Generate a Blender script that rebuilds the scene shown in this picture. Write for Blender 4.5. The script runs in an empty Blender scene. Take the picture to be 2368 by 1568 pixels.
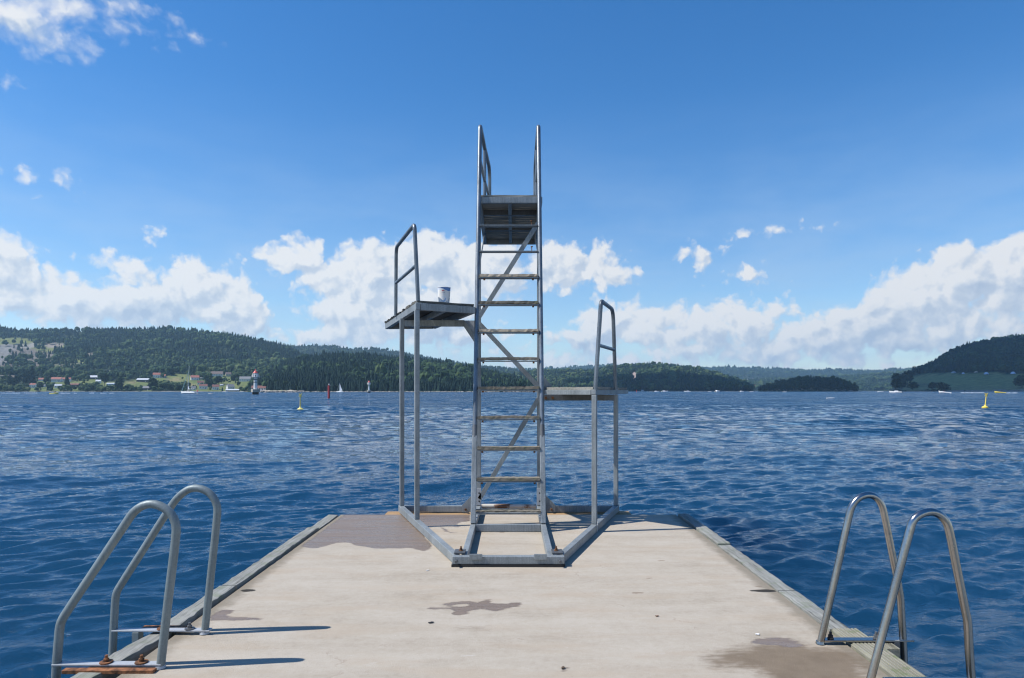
import bpy, bmesh, math, random
import numpy as np
from mathutils import Vector, Matrix
random.seed(7); RNG = np.random.default_rng(7)
SC = bpy.context.scene
COL = SC.collection
FX, CX, HY, CAMZ = 1550.0, 1183.5, 903.0, 1.5       # focal length and principal point in survey pixels, eye height over the deck
WZ = -0.6                                            # water level
CH = CAMZ - WZ

def at(px, py, Y):
    return Vector(((px-CX)/FX*Y, Y, CAMZ-(py-HY)/FX*Y))

def wpos(px, py):                                    # a surveyed point on the water surface
    Y = CH*FX/(py-HY)
    return Vector(((px-CX)/FX*Y, Y, WZ))

# ------------------------------------------------------------------ noise
def _hash(ix, iy, seed):
    h = (ix.astype(np.int64)*374761393 + iy.astype(np.int64)*668265263 + seed*974711) & 0x7fffffff
    h = ((h ^ (h >> 13))*1274126177) & 0x7fffffff
    return ((h ^ (h >> 16)) & 0xffff)/65535.0
def vnoise(x, y, seed=0):
    x = np.asarray(x, float); y = np.asarray(y, float)
    ix = np.floor(x); iy = np.floor(y); fx = x-ix; fy = y-iy
    fx = fx*fx*(3-2*fx); fy = fy*fy*(3-2*fy)
    a = _hash(ix, iy, seed); b = _hash(ix+1, iy, seed); c = _hash(ix, iy+1, seed); d = _hash(ix+1, iy+1, seed)
    return (a*(1-fx)+b*fx)*(1-fy)+(c*(1-fx)+d*fx)*fy
def fbm(x, y, seed=0, octv=4):
    s = 0; a = .5
    for k in range(octv):
        s = s + a*vnoise(x*2**k, y*2**k, seed+k*17); a *= .5
    return s/(1-.5**octv)

# ------------------------------------------------------------------ materials
class NT:
    def __init__(s, tree): s.t = tree
    def n(s, typ, **kw):
        nd = s.t.nodes.new(typ)
        for k, v in kw.items(): setattr(nd, k, v)
        return nd
    def put(s, sock, v):
        if v is None: return
        if isinstance(v, bpy.types.NodeSocket): s.t.links.new(v, sock)
        else:
            if sock.type == 'RGBA' and len(v) == 3: v = (*v, 1)
            sock.default_value = v
    def m(s, op, a, b=None, c=None, clamp=False):
        nd = s.n('ShaderNodeMath', operation=op); nd.use_clamp = clamp
        s.put(nd.inputs[0], a); s.put(nd.inputs[1], b); s.put(nd.inputs[2], c)
        return nd.outputs[0]
    def v(s, op, a, b=None, c=None, scale=None):
        nd = s.n('ShaderNodeVectorMath', operation=op)
        s.put(nd.inputs[0], a); s.put(nd.inputs[1], b); s.put(nd.inputs[2], c)
        if scale is not None: s.put(nd.inputs['Scale'], scale)
        return nd.outputs['Value'] if op in ('LENGTH', 'DOT_PRODUCT', 'DISTANCE') else nd.outputs[0]
    def mix(s, f, a, b):
        nd = s.n('ShaderNodeMix', data_type='RGBA'); nd.clamp_factor = True
        s.put(nd.inputs[0], f); s.put(nd.inputs[6], a); s.put(nd.inputs[7], b)
        return nd.outputs[2]
    def ramp(s, f, stops):
        nd = s.n('ShaderNodeValToRGB'); cr = nd.color_ramp
        while len(cr.elements) < len(stops): cr.elements.new(.5)
        for e, (p, c) in zip(cr.elements, stops):
            e.position = p; e.color = (*c, 1) if len(c) == 3 else c
        s.put(nd.inputs[0], f)
        return nd.outputs[0]
    def smooth(s, x, lo, hi, olo=0.0, ohi=1.0):
        nd = s.n('ShaderNodeMapRange', interpolation_type='SMOOTHSTEP')
        for i, v in enumerate((x, lo, hi, olo, ohi)): s.put(nd.inputs[i], v)
        return nd.outputs[0]
    def lin(s, x, lo, hi, olo=0.0, ohi=1.0):
        nd = s.n('ShaderNodeMapRange')
        for i, v in enumerate((x, lo, hi, olo, ohi)): s.put(nd.inputs[i], v)
        return nd.outputs[0]
    def noise(s, vec, scale, detail=4, rough=.55, dist=0.0, out=0, dim='3D'):
        nd = s.n('ShaderNodeTexNoise', noise_dimensions=dim); s.put(nd.inputs['Vector'], vec)
        nd.inputs['Scale'].default_value = scale; nd.inputs['Detail'].default_value = detail
        nd.inputs['Roughness'].default_value = rough; nd.inputs['Distortion'].default_value = dist
        return nd.outputs[out]
    def obj(s): return s.n('ShaderNodeTexCoord').outputs['Object']
    def pos(s): return s.n('ShaderNodeNewGeometry').outputs['Position']
    def attr(s, name, out='Fac'): return s.n('ShaderNodeAttribute', attribute_name=name).outputs[out]
    def bump(s, h, strength=.3, dist=.01):
        nd = s.n('ShaderNodeBump'); nd.inputs['Strength'].default_value = strength
        nd.inputs['Distance'].default_value = dist; s.put(nd.inputs['Height'], h)
        return nd.outputs[0]

def newmat(name):
    m = bpy.data.materials.new(name); m.use_nodes = True
    t = NT(m.node_tree); b = m.node_tree.nodes['Principled BSDF']
    return m, t, b

def paint(name, col, rough=.5, metal=0.0, var=.12, scale=6.0, spec=.5):
    m, t, b = newmat(name)
    n = t.noise(t.obj(), scale, 5)
    c2 = tuple(max(0, x*(1-var*2)) for x in col); c1 = tuple(min(1, x*(1+var)) for x in col)
    t.put(b.inputs['Base Color'], t.ramp(n, [(.3, c2), (.7, c1)]))
    b.inputs['Roughness'].default_value = rough; b.inputs['Metallic'].default_value = metal
    b.inputs['Specular IOR Level'].default_value = spec
    return m

def mat_galv(name, lo, hi, metal, rough, bump=.15):
    m, t, b = newmat(name); P = t.pos()
    big = t.noise(P, 3.0, 5, .6); sp = t.noise(P, 90.0, 3, .7); st = t.noise(t.v('MULTIPLY', P, (60, 60, 2.5)), 1.0, 4)
    f = t.m('ADD', t.m('MULTIPLY', big, .5), t.m('ADD', t.m('MULTIPLY', sp, .3), t.m('MULTIPLY', st, .3)))
    c = t.ramp(f, [(.33, lo), (.72, hi)])
    stain = t.smooth(t.noise(P, 7.0, 6, .65), .60, .74)
    c = t.mix(t.m('MULTIPLY', stain, .45), c, (.10, .10, .095))
    t.put(b.inputs['Base Color'], c); b.inputs['Metallic'].default_value = metal
    t.put(b.inputs['Roughness'], t.lin(f, .3, .75, rough+.12, rough-.1))
    t.put(b.inputs['Normal'], t.bump(sp, bump, .002))
    return m

def mat_wood(name, lo, hi, green=0.0, axis=0, rough=.8):
    m, t, b = newmat(name); P = t.pos()
    sc = [70, 70, 70]; sc[axis] = 2.2
    g = t.noise(t.v('MULTIPLY', P, tuple(sc)), 1.0, 6, .62, .6)
    big = t.noise(P, 2.6, 4)
    c = t.ramp(t.m('ADD', t.m('MULTIPLY', g, .75), t.m('MULTIPLY', big, .3)), [(.32, lo), (.72, hi)])
    crack = t.smooth(g, .33, .40, 1.0, 0.0)
    c = t.mix(t.m('MULTIPLY', crack, .55), c, tuple(x*.28 for x in lo))
    if green:
        gm = t.smooth(t.noise(P, 9.0, 6, .65), .50, .66)
        c = t.mix(t.m('MULTIPLY', gm, green), c, (.11, .15, .06))
        lich = t.smooth(t.noise(P, 30.0, 5, .7), .63, .70)
        c = t.mix(t.m('MULTIPLY', lich, green*.8), c, (.42, .42, .22))
    t.put(b.inputs['Base Color'], c); b.inputs['Roughness'].default_value = rough
    b.inputs['Specular IOR Level'].default_value = .25
    t.put(b.inputs['Normal'], t.bump(g, .6, .004))
    return m

M = {}
M['galv'] = mat_galv('galvanised_steel', (.085, .10, .108), (.34, .375, .39), .25, .52)
M['galv_round'] = mat_galv('worn_galvanised_tube', (.045, .056, .068), (.26, .30, .335), .55, .40, .5)
M['galv_dark'] = mat_galv('dull_steel', (.05, .055, .06), (.16, .17, .18), .4, .5)
M['grey_tube'] = mat_galv('grey_zinc_tube', (.10, .13, .14), (.24, .29, .305), .25, .5, .4)
M['stainless'] = mat_galv('stainless_tube', (.24, .235, .23), (.46, .45, .44), 1.0, .22, .05)
M['white_bar'] = mat_galv('pale_zinc_bar', (.28, .30, .32), (.48, .50, .52), .2, .5)
M['wood_grey'] = mat_wood('weathered_grey_wood', (.12, .12, .108), (.33, .335, .31), .35, 1)
M['wood_rung'] = mat_wood('weathered_rung_wood', (.085, .072, .052), (.34, .305, .25), .35, 0)
M['wood_pale'] = mat_wood('pale_wood', (.40, .32, .23), (.62, .53, .41), .0, 0)
M['wood_dark'] = mat_wood('dark_deck_wood', (.05, .05, .045), (.16, .155, .14), .1, 0)
M['wood_deck'] = mat_wood('grey_deck_wood', (.16, .155, .14), (.36, .35, .31), .15, 0)
M['wood_orange'] = mat_wood('fresh_timber', (.26, .16, .08), (.42, .28, .15), .0, 0)
M['wood_groove'] = mat_wood('mossy_grooved_board', (.13, .125, .095), (.34, .33, .27), .65, 1)
M['rust'] = paint('rusty_iron', (.17, .075, .03), .85, .1, .35, 40)
M['rust_orange'] = paint('orange_rust', (.25, .10, .04), .85, .0, .5, 30)
M['rubber'] = paint('black_rubber', (.018, .018, .02), .7)
def mat_rustpipe():
    m, t, b = newmat('rust_stained_pipe'); P = t.pos()
    f = t.smooth(t.m('ADD', t.noise(P, 5.0, 5, .6), t.m('MULTIPLY', t.n('ShaderNodeSeparateXYZ').outputs[0], 0)), .46, .58)
    c = t.mix(f, (.52, .50, .46), (.16, .08, .045))
    t.put(b.inputs['Base Color'], c); b.inputs['Roughness'].default_value = .6
    return m
M['rust_pipe'] = mat_rustpipe()
M['white'] = paint('white_paint', (.72, .72, .70), .5, var=.05)
M['cream'] = paint('cream_paint', (.62, .56, .44), .6)
M['grey_wall'] = paint('grey_wall_paint', (.40, .41, .42), .6)
M['brown_wall'] = paint('brown_boarding', (.07, .05, .04), .7)
M['blue_wall'] = paint('pale_blue_paint', (.45, .55, .70), .6)
M['roof_red'] = paint('red_tiles', (.36, .135, .10), .8)
M['roof_dull'] = paint('dull_red_tiles', (.20, .085, .07), .8)
M['roof_grey'] = paint('grey_slate', (.20, .205, .22), .8)
M['roof_brown'] = paint('brown_tiles', (.17, .13, .12), .8)
M['roof_pale'] = paint('pale_sheet_roof', (.52, .55, .60), .5)
M['glass_dark'] = paint('dark_window_glass', (.03, .04, .05), .12)
M['red'] = paint('red_sea_mark_paint', (.46, .055, .06), .5)
M['pink_red'] = paint('faded_red_roof_paint', (.60, .10, .085), .5)
M['green_band'] = paint('dark_green_band', (.02, .06, .05), .5)
M['yellow'] = paint('pale_yellow_paint', (.70, .62, .20), .5)
M['yellow_deep'] = paint('deep_yellow_paint', (.80, .60, .10), .5)
M['concrete'] = paint('pale_concrete', (.42, .39, .33), .9)
M['dark_steel'] = paint('dark_rusty_pile', (.05, .03, .025), .8)
M['hull'] = paint('white_gelcoat', (.80, .79, .77), .3, var=.03)
M['sail'] = paint('white_sailcloth', (.78, .80, .82), .8, var=.04)
M['teal_sail'] = paint('furled_sail_cover', (.25, .45, .47), .8)
M['navy'] = paint('navy_cloth', (.03, .045, .09), .8)
M['dark'] = paint('dark_cloth', (.02, .02, .025), .8)
M['skin'] = paint('skin', (.55, .35, .26), .6)
M['redcloth'] = paint('red_cloth', (.55, .10, .12), .8)
M['tent'] = paint('pale_blue_tent_cloth', (.50, .58, .72), .7)
M['bark'] = paint('bark', (.06, .045, .035), .9)
M['leafdry'] = paint('dry_leaf', (.09, .06, .035), .9)
M['paper'] = paint('white_paper', (.75, .75, .73), .8)

def mat_foliage(name, stops, rough=.9):
    m, t, b = newmat(name)
    f = t.m('ADD', t.attr('tint'), t.m('MULTIPLY', t.m('SUBTRACT', t.noise(t.pos(), .35, 3), .5), .30))
    t.put(b.inputs['Base Color'], t.ramp(f, stops)); b.inputs['Roughness'].default_value = rough
    b.inputs['Specular IOR Level'].default_value = .1
    return m
M['conifer'] = mat_foliage('conifer_foliage', [(.0, (.012, .027, .022)), (.55, (.020, .041, .031)), (1, (.040, .066, .041))])
M['broadleaf'] = mat_foliage('broadleaf_foliage', [(.0, (.011, .027, .016)), (.5, (.036, .066, .028)), (1, (.088, .115, .046))])

def mat_ground():
    m, t, b = newmat('hillside_ground'); P = t.pos()
    n = t.noise(P, .12, 6, .7)
    k = t.n('ShaderNodeAttribute', attribute_name='ground').outputs['Color']
    c = t.mix(1.0, (0, 0, 0), k)
    mul = t.n('ShaderNodeMix', data_type='RGBA', blend_type='MULTIPLY'); mul.inputs[0].default_value = 1
    t.put(mul.inputs[6], c); t.put(mul.inputs[7], t.ramp(n, [(.3, (.55, .55, .55)), (.7, (1.35, 1.35, 1.3))]))
    t.put(b.inputs['Base Color'], mul.outputs[2]); b.inputs['Roughness'].default_value = .95
    b.inputs['Specular IOR Level'].default_value = .1
    t.put(b.inputs['Normal'], t.bump(n, .6, 3.0))
    return m
M['ground'] = mat_ground()
def mat_rocks():
    m, t, b = newmat('shore_rock'); P = t.pos()
    n = t.noise(P, .6, 6, .7)
    t.put(b.inputs['Base Color'], t.ramp(n, [(.3, (.11, .105, .10)), (.7, (.40, .37, .33))])); b.inputs['Roughness'].default_value = .9
    return m
M['rock'] = mat_rocks()

def mat_water():
    m, t, b = newmat('fjord_water'); P = t.pos()
    b.inputs['Base Color'].default_value = (.0055, .036, .080, 1)
    b.inputs['IOR'].default_value = 1.42
    b.subsurface_method = 'BURLEY'; b.inputs['Subsurface Weight'].default_value = 1.0; b.inputs['Subsurface Radius'].default_value = (1.0, 1.0, 1.0); b.inputs['Subsurface Scale'].default_value = 3.2
    cam = t.v('LENGTH', t.v('MULTIPLY', P, (1, 1, 0)))
    far = t.smooth(cam, 15.0, 260.0)
    Ps = t.v('MULTIPLY', P, (.62, 1.0, 1.0))
    n1 = t.noise(Ps, 9.0, 5, .66, .3)
    gust = t.noise(t.v('MULTIPLY', P, (.25, 1, 1)), .035, 4, .55)
    g = t.lin(gust, .35, .65, .65, 1.35)
    bp = t.n('ShaderNodeBump'); bp.inputs['Distance'].default_value = 1.0; bp.inputs['Strength'].default_value = 1.0
    t.put(bp.inputs['Height'], t.m('MULTIPLY', n1, t.m('MULTIPLY', g, .026)))
    # ripples too fine for the mesh at that distance: tilt the facets themselves
    def facet(vec, scale, det, rough): return t.v('SUBTRACT', t.noise(vec, scale, det, rough, 0, 1), (.5, .5, .5))
    fine = t.v('SCALE', facet(t.v('MULTIPLY', P, (.42, 1, 1)), 2.4, 3, .62), scale=t.m('MULTIPLY', t.m('MULTIPLY', t.smooth(cam, 7.0, 40.0), g), 1.75))
    mid = t.v('SCALE', facet(t.v('MULTIPLY', P, (.30, 1, 1)), .34, 3, .6), scale=t.m('MULTIPLY', t.smooth(cam, 20.0, 70.0), .95))
    long = t.v('SCALE', facet(t.v('MULTIPLY', P, (.30, .050, 1)), 1.0, 3, .65), scale=t.m('MULTIPLY', t.smooth(cam, 60.0, 160.0), .60))
    tilt = t.v('ADD', t.v('MULTIPLY', t.v('ADD', fine, t.v('ADD', mid, long)), (.75, 1.0, 0.0)), t.v('SCALE', (0.0, -1.0, 0.0), scale=t.m('MULTIPLY', t.smooth(cam, 8.0, 110.0), .20)))  # wave fronts roll towards the dock
    t.put(b.inputs['Normal'], t.v('NORMALIZE', t.v('ADD', bp.outputs[0], tilt)))
    t.put(b.inputs['Roughness'], t.lin(far, 0, 1, .02, .07))
    return m
M['water'] = mat_water()
M['foam'] = paint('sea_foam', (.72, .76, .80), .9, var=.1, scale=1.5)

# ------------------------------------------------------------------ objects
OFF = {}
def tag(o, label=None, cat=None, group=None, kind=None):
    if label: o['label'] = label
    if cat: o['category'] = cat
    if group: o['group'] = group
    if kind: o['kind'] = kind
    return o
def thing(name, loc, label, cat, group=None, rz=0.0, s=1.0):
    o = bpy.data.objects.new(name, None); COL.objects.link(o); o.empty_display_size = .2
    o.location = loc; o.rotation_euler = (0, 0, rz); o.scale = (s, s, s)
    OFF[o.name] = Vector(loc)
    return tag(o, label, cat, group)
def dup(root, loc, rz=0.0, s=1.0, label=None, group=None):
    r = root.copy(); COL.objects.link(r); r.location = loc; r.rotation_euler = (0, 0, rz); r.scale = (s, s, s)
    if label: r['label'] = label
    if group: r['group'] = group
    for ch in list(root.children):
        c = ch.copy(); COL.objects.link(c); c.parent = r
        for g in list(ch.children):
            d = g.copy(); COL.objects.link(d); d.parent = c
    return r

class MB:
    def __init__(s): s.v = []; s.f = []; s.mi = []; s.cm = 0
    def add(s, vs, fs):
        k = len(s.v); s.v += [Vector(x) for x in vs]
        for f in fs: s.f.append([i+k for i in f]); s.mi.append(s.cm)
        return s
    def box(s, lo, hi):
        x0, y0, z0 = lo; x1, y1, z1 = hi
        return s.add([(x0,y0,z0),(x1,y0,z0),(x1,y1,z0),(x0,y1,z0),(x0,y0,z1),(x1,y0,z1),(x1,y1,z1),(x0,y1,z1)],
              [(0,3,2,1),(4,5,6,7),(0,1,5,4),(1,2,6,5),(2,3,7,6),(3,0,4,7)])
    def beam(s, a, b, w, h, up=(0,0,1), seg=1, jit=0.0, rnd=random):
        a = Vector(a); b = Vector(b); d = (b-a).normalized(); u = Vector(up)
        sd = d.cross(u).normalized(); u = sd.cross(d).normalized()
        vs = []; fs = []
        for i in range(seg+1):
            p = a.lerp(b, i/seg)
            for sx, sz in ((-1,-1),(1,-1),(1,1),(-1,1)):
                j = Vector((rnd.uniform(-jit,jit), rnd.uniform(-jit,jit), rnd.uniform(-jit,jit))) if jit else Vector()
                vs.append(p+sd*(sx*w/2)+u*(sz*h/2)+j)
        for i in range(seg):
            k = i*4
            for q in range(4): fs.append((k+q, k+(q+1)%4, k+4+(q+1)%4, k+4+q))
        fs.append((3,2,1,0)); k = seg*4; fs.append((k,k+1,k+2,k+3))
        return s.add(vs, fs)
    def tube(s, pts, r, n=14, cap=True):
        pts = [Vector(p) for p in pts]; N = len(pts)
        tan = []
        for i in range(N):
            t = (pts[min(i+1,N-1)]-pts[max(i-1,0)]).normalized(); tan.append(t)
        ref = Vector((0,1,0)) if abs(tan[0].y) < .9 else Vector((1,0,0))
        nrm = (ref-tan[0]*ref.dot(tan[0])).normalized()
        vs = []; fs = []
        for i in range(N):
            nrm = (nrm-tan[i]*nrm.dot(tan[i])).normalized(); bn = tan[i].cross(nrm)
            rr = r[i] if isinstance(r, (list, tuple)) else r
            for k in range(n):
                a = 2*math.pi*k/n; vs.append(pts[i]+nrm*(rr*math.cos(a))+bn*(rr*math.sin(a)))
        for i in range(N-1):
            for k in range(n):
                fs.append((i*n+k, i*n+(k+1)%n, (i+1)*n+(k+1)%n, (i+1)*n+k))
        if cap:
            fs.append(tuple(reversed(range(n)))); fs.append(tuple((N-1)*n+k for k in range(n)))
        return s.add(vs, fs)
    def lathe(s, prof, n=24, c=(0,0,0)):
        vs = []; fs = []; c = Vector(c)
        for r, z in prof:
            for k in range(n):
                a = 2*math.pi*k/n; vs.append(c+Vector((r*math.cos(a), r*math.sin(a), z)))
        for i in range(len(prof)-1):
            for k in range(n): fs.append((i*n+k, i*n+(k+1)%n, (i+1)*n+(k+1)%n, (i+1)*n+k))
        fs.append(tuple(reversed(range(n)))); fs.append(tuple((len(prof)-1)*n+k for k in range(n)))
        return s.add(vs, fs)
    def prism(s, poly, ext):                          # closed polygon (3-D points) pushed along a vector
        poly = [Vector(p) for p in poly]; e = Vector(ext); n = len(poly)
        return s.add(poly+[p+e for p in poly], [tuple(reversed(range(n))), tuple(range(n,2*n))]+[(i,(i+1)%n,n+(i+1)%n,n+i) for i in range(n)])
    def build(s, name, mat, parent=None, world=True, smooth=False, bevel=0.0, label=None):
        off = Vector()
        if parent is not None and world: off = OFF.get(parent.name, Vector())
        me = bpy.data.meshes.new(name)
        me.from_pydata([tuple(v-off) for v in s.v], [], s.f)
        for m in (mat if isinstance(mat, (list, tuple)) else [mat]): me.materials.append(m)
        if max(s.mi, default=0) > 0: me.polygons.foreach_set('material_index', s.mi)
        bm = bmesh.new(); bm.from_mesh(me); bmesh.ops.recalc_face_normals(bm, faces=bm.faces); bm.to_mesh(me); bm.free()
        if smooth:
            me.polygons.foreach_set('use_smooth', [True]*len(me.polygons))
            try: me.set_sharp_from_angle(angle=math.radians(40))
            except Exception: pass
        o = bpy.data.objects.new(name, me); COL.objects.link(o)
        if bevel:
            bv = o.modifiers.new('bevel', 'BEVEL'); bv.width = bevel; bv.segments = 2; bv.limit_method = 'ANGLE'
        if parent is not None:
            o.parent = parent; OFF[o.name] = off
        if label: o['label'] = label
        return o

def big_mesh(name, V, F, mat, attrs=None, smooth=False):
    V = np.ascontiguousarray(V, np.float32); F = np.ascontiguousarray(F, np.int32); k = F.shape[1]
    me = bpy.data.meshes.new(name)
    me.vertices.add(len(V)); me.vertices.foreach_set('co', V.ravel())
    me.loops.add(F.size); me.loops.foreach_set('vertex_index', F.ravel())
    me.polygons.add(len(F)); me.polygons.foreach_set('loop_start', np.arange(0, F.size, k, dtype=np.int32))
    try: me.polygons.foreach_set('loop_total', np.full(len(F), k, np.int32))
    except Exception: pass
    me.polygons.foreach_set('use_smooth', np.full(len(F), smooth, bool))
    for m in (mat if isinstance(mat, (list, tuple)) else [mat]): me.materials.append(m)
    for nm, (ty, arr) in (attrs or {}).items():
        a = me.attributes.new(nm, ty, 'POINT')
        a.data.foreach_set('color' if ty == 'FLOAT_COLOR' else 'value', np.ascontiguousarray(arr, np.float32).ravel())
    me.update(calc_edges=True); me.validate()
    o = bpy.data.objects.new(name, me); COL.objects.link(o)
    return o

def grid_faces(nr, nc):
    i = np.arange(nr-1)[:, None]*nc+np.arange(nc-1)[None, :]
    return np.stack([i, i+1, i+nc+1, i+nc], -1).reshape(-1, 4)

def fillet(pts, rad, n=8):
    pts = [Vector(p) for p in pts]; out = [pts[0]]
    for i in range(1, len(pts)-1):
        r = rad[i-1] if isinstance(rad, (list, tuple)) else rad
        a = (pts[i-1]-pts[i]).normalized(); b = (pts[i+1]-pts[i]).normalized()
        if r <= 0: out.append(pts[i]); continue
        ang = a.angle(b); L = r/math.tan(ang/2)
        p0 = pts[i]+a*L; p2 = pts[i]+b*L
        for k in range(n+1):
            t = k/n; out.append(p0*(1-t)**2+pts[i]*(2*t*(1-t))+p2*t*t)
    out.append(pts[-1]); return out
def catmull(pts, n=7):
    pts = [Vector(p) for p in pts]; out = []
    for i in range(len(pts)-1):
        p0 = pts[max(i-1,0)]; p1 = pts[i]; p2 = pts[i+1]; p3 = pts[min(i+2,len(pts)-1)]
        d = (p2-p1).length+1e-9
        m1 = (p2-p0)/((p2-p0).length+1e-9)*d; m2 = (p3-p1)/((p3-p1).length+1e-9)*d
        for k in range(n):
            t = k/n; t2 = t*t; t3 = t2*t
            out.append(p1*(2*t3-3*t2+1)+m1*(t3-2*t2+t)+p2*(-2*t3+3*t2)+m2*(t3-t2))
    out.append(pts[-1]); return out
# ================================================================== dock
def dpt(px, py): return ((px-CX)/(py-HY)*CAMZ, CAMZ*FX/(py-HY))
DX0, DX1, DY1 = -2.065, 1.975, 8.10

def poly_sd(X, Y, poly):
    poly = np.array(poly); n = len(poly); d = np.full(X.shape, 1e9); ins = np.zeros(X.shape, bool)
    for i in range(n):
        x0, y0 = poly[i]; x1, y1 = poly[(i+1) % n]; ex, ey = x1-x0, y1-y0
        t = np.clip(((X-x0)*ex+(Y-y0)*ey)/(ex*ex+ey*ey+1e-12), 0, 1)
        d = np.minimum(d, np.hypot(X-x0-t*ex, Y-y0-t*ey))
        c = ((y0 > Y) != (y1 > Y)) & (X < (x1-x0)*(Y-y0)/(y1-y0+1e-12)+x0)
        ins ^= c
    return np.where(ins, d, -d)

def mat_dock():
    m, t, b = newmat('pale_gritty_concrete'); P = t.pos()
    Pb = t.v('MULTIPLY', P, (1.0, 4.0, 1.0))
    big = t.noise(Pb, .9, 5, .6, .4); mid = t.noise(P, 6.0, 5, .6); grit = t.noise(P, 260.0, 2, .6); streak = t.noise(t.v('MULTIPLY', P, (.8, 22, 1)), 1.0, 4, .6)
    f = t.m('ADD', t.m('MULTIPLY', big, .45), t.m('ADD', t.m('MULTIPLY', mid, .25), t.m('ADD', t.m('MULTIPLY', streak, .06), t.m('MULTIPLY', t.noise(P, 24.0, 7, .85), .30))))
    c = t.ramp(f, [(.38, (.318, .275, .216)), (.50, (.388, .342, .277)), (.62, (.430, .385, .320))])
    warm = t.smooth(t.noise(Pb, 1.1, 5), .48, .68); c = t.mix(t.m('MULTIPLY', warm, .42), c, (.38, .305, .222))
    pale = t.smooth(t.noise(t.v('MULTIPLY', P, (1.3, 3.6, 1)), 2.3, 6, .65), .655, .73); c = t.mix(t.m('MULTIPLY', pale, .45), c, (.50, .48, .44))
    spk = t.smooth(t.noise(P, 75.0, 4, .7), .60, .70); c = t.mix(t.m('MULTIPLY', spk, .42), c, (.20, .16, .13))
    wsp = t.smooth(t.noise(P, 120.0, 2, .5), .715, .76); c = t.mix(t.m('MULTIPLY', wsp, .6), c, (.8, .78, .74))
    # brown marks: flattened specks of dead leaf and rust run
    vo = t.n('ShaderNodeTexVoronoi'); vo.inputs['Scale'].default_value = 1.0
    t.put(vo.inputs['Vector'], t.v('MULTIPLY', t.v('ADD', P, t.v('SCALE', t.noise(P, 24.0, 4, .7, 0, 1), scale=.05)), (2.6, 5.2, 1)))
    sepc = t.n('ShaderNodeSeparateColor'); t.put(sepc.inputs[0], vo.outputs['Color'])
    pick = t.m('GREATER_THAN', sepc.outputs[0], .45)
    rad = t.m('MULTIPLY', t.m('MULTIPLY', sepc.outputs[1], sepc.outputs[1]), .13)
    spot = t.m('MULTIPLY', pick, t.smooth(t.m('SUBTRACT', vo.outputs['Distance'], rad), -.012, .01, 1.0, 0.0))
    c = t.mix(t.m('MULTIPLY', spot, .65), c, (.19, .135, .095))
    # long thin scratches and cracks across the slab
    vc = t.n('ShaderNodeTexVoronoi', feature='DISTANCE_TO_EDGE'); vc.inputs['Scale'].default_value = 1.0
    t.put(vc.inputs['Vector'], t.v('MULTIPLY', t.v('ADD', P, t.v('SCALE', t.noise(P, 3.0, 6, .7, 0, 1), scale=.35)), (.28, 1.15, 1)))
    crk = t.m('MULTIPLY', t.smooth(vc.outputs['Distance'], .0, .0035, 1.0, 0.0), t.smooth(mid, .44, .58)); c = t.mix(t.m('MULTIPLY', crk, .42), c, (.20, .15, .11))
    # dirt along the timber edges
    sx = t.n('ShaderNodeSeparateXYZ'); t.put(sx.inputs[0], P)
    e = t.m('MINIMUM', t.m('SUBTRACT', sx.outputs[0], DX0), t.m('SUBTRACT', DX1, sx.outputs[0]))
    e = t.m('SUBTRACT', e, t.m('MULTIPLY', t.noise(P, 9.0, 5, .65), .17))
    dirt = t.smooth(e, -.06, .05, 1.0, 0.0); c = t.mix(t.m('MULTIPLY', dirt, .72), c, (.17, .145, .105))
    # water lying on the slab
    jag = t.m('ADD', t.m('MULTIPLY', t.m('SUBTRACT', t.noise(t.v('MULTIPLY', P, (10, 26, 1)), 1.0, 5, .6), .5), .085), t.m('MULTIPLY', t.m('SUBTRACT', grit, .5), .02))
    w = t.smooth(t.m('ADD', t.attr('wet'), jag), -.004, .012)
    br = t.smooth(t.m('ADD', t.attr('brown'), t.m('MULTIPLY', jag, 3.0)), -.05, .12)
    hole = t.smooth(t.m('ADD', t.attr('hole'), t.m('MULTIPLY', jag, .7)), -.005, .006)
    wetc = t.ramp(t.m('ADD', t.m('MULTIPLY', streak, .5), t.m('MULTIPLY', grit, .5)), [(.3, (.155, .115, .086)), (.7, (.245, .190, .148))])
    brc = t.ramp(t.m('ADD', t.m('MULTIPLY', mid, .4), t.m('MULTIPLY', grit, .6)), [(.3, (.085, .060, .036)), (.7, (.215, .160, .105))])
    c = t.mix(t.m('MULTIPLY', br, .86), c, brc)
    run = t.m('MULTIPLY', br, t.smooth(t.noise(t.v('MULTIPLY', P, (2.2, 16, 1)), 1.0, 4), .63, .74)); c = t.mix(t.m('MULTIPLY', run, .5), c, (.10, .045, .03))
    wsum = t.m('ADD', t.attr('wet'), jag); rim = t.m('MULTIPLY', t.smooth(wsum, -.012, .002), t.smooth(wsum, .004, .030, 1.0, 0.0))
    c = t.mix(w, c, wetc); c = t.mix(t.m('MULTIPLY', rim, .40), c, (.11, .085, .07)); c = t.mix(t.m('MULTIPLY', hole, .95), c, (.012, .010, .008))
    t.put(b.inputs['Base Color'], c)
    film = t.m('MULTIPLY', w, t.smooth(t.noise(t.v('MULTIPLY', P, (1.2, 5, 1)), 1.6, 4), .40, .60))
    t.put(b.inputs['Roughness'], t.m('ADD', t.m('SUBTRACT', .92, t.m('MULTIPLY', w, .50)), t.m('MULTIPLY', film, -.26)))
    b.inputs['Specular IOR Level'].default_value = .4
    h = t.m('ADD', t.m('MULTIPLY', grit, t.m('SUBTRACT', 1.0, t.m('MULTIPLY', w, .6))), t.m('MULTIPLY', mid, .5))
    t.put(b.inputs['Normal'], t.bump(h, .55, .008))
    return m
M['dock'] = mat_dock()

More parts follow.
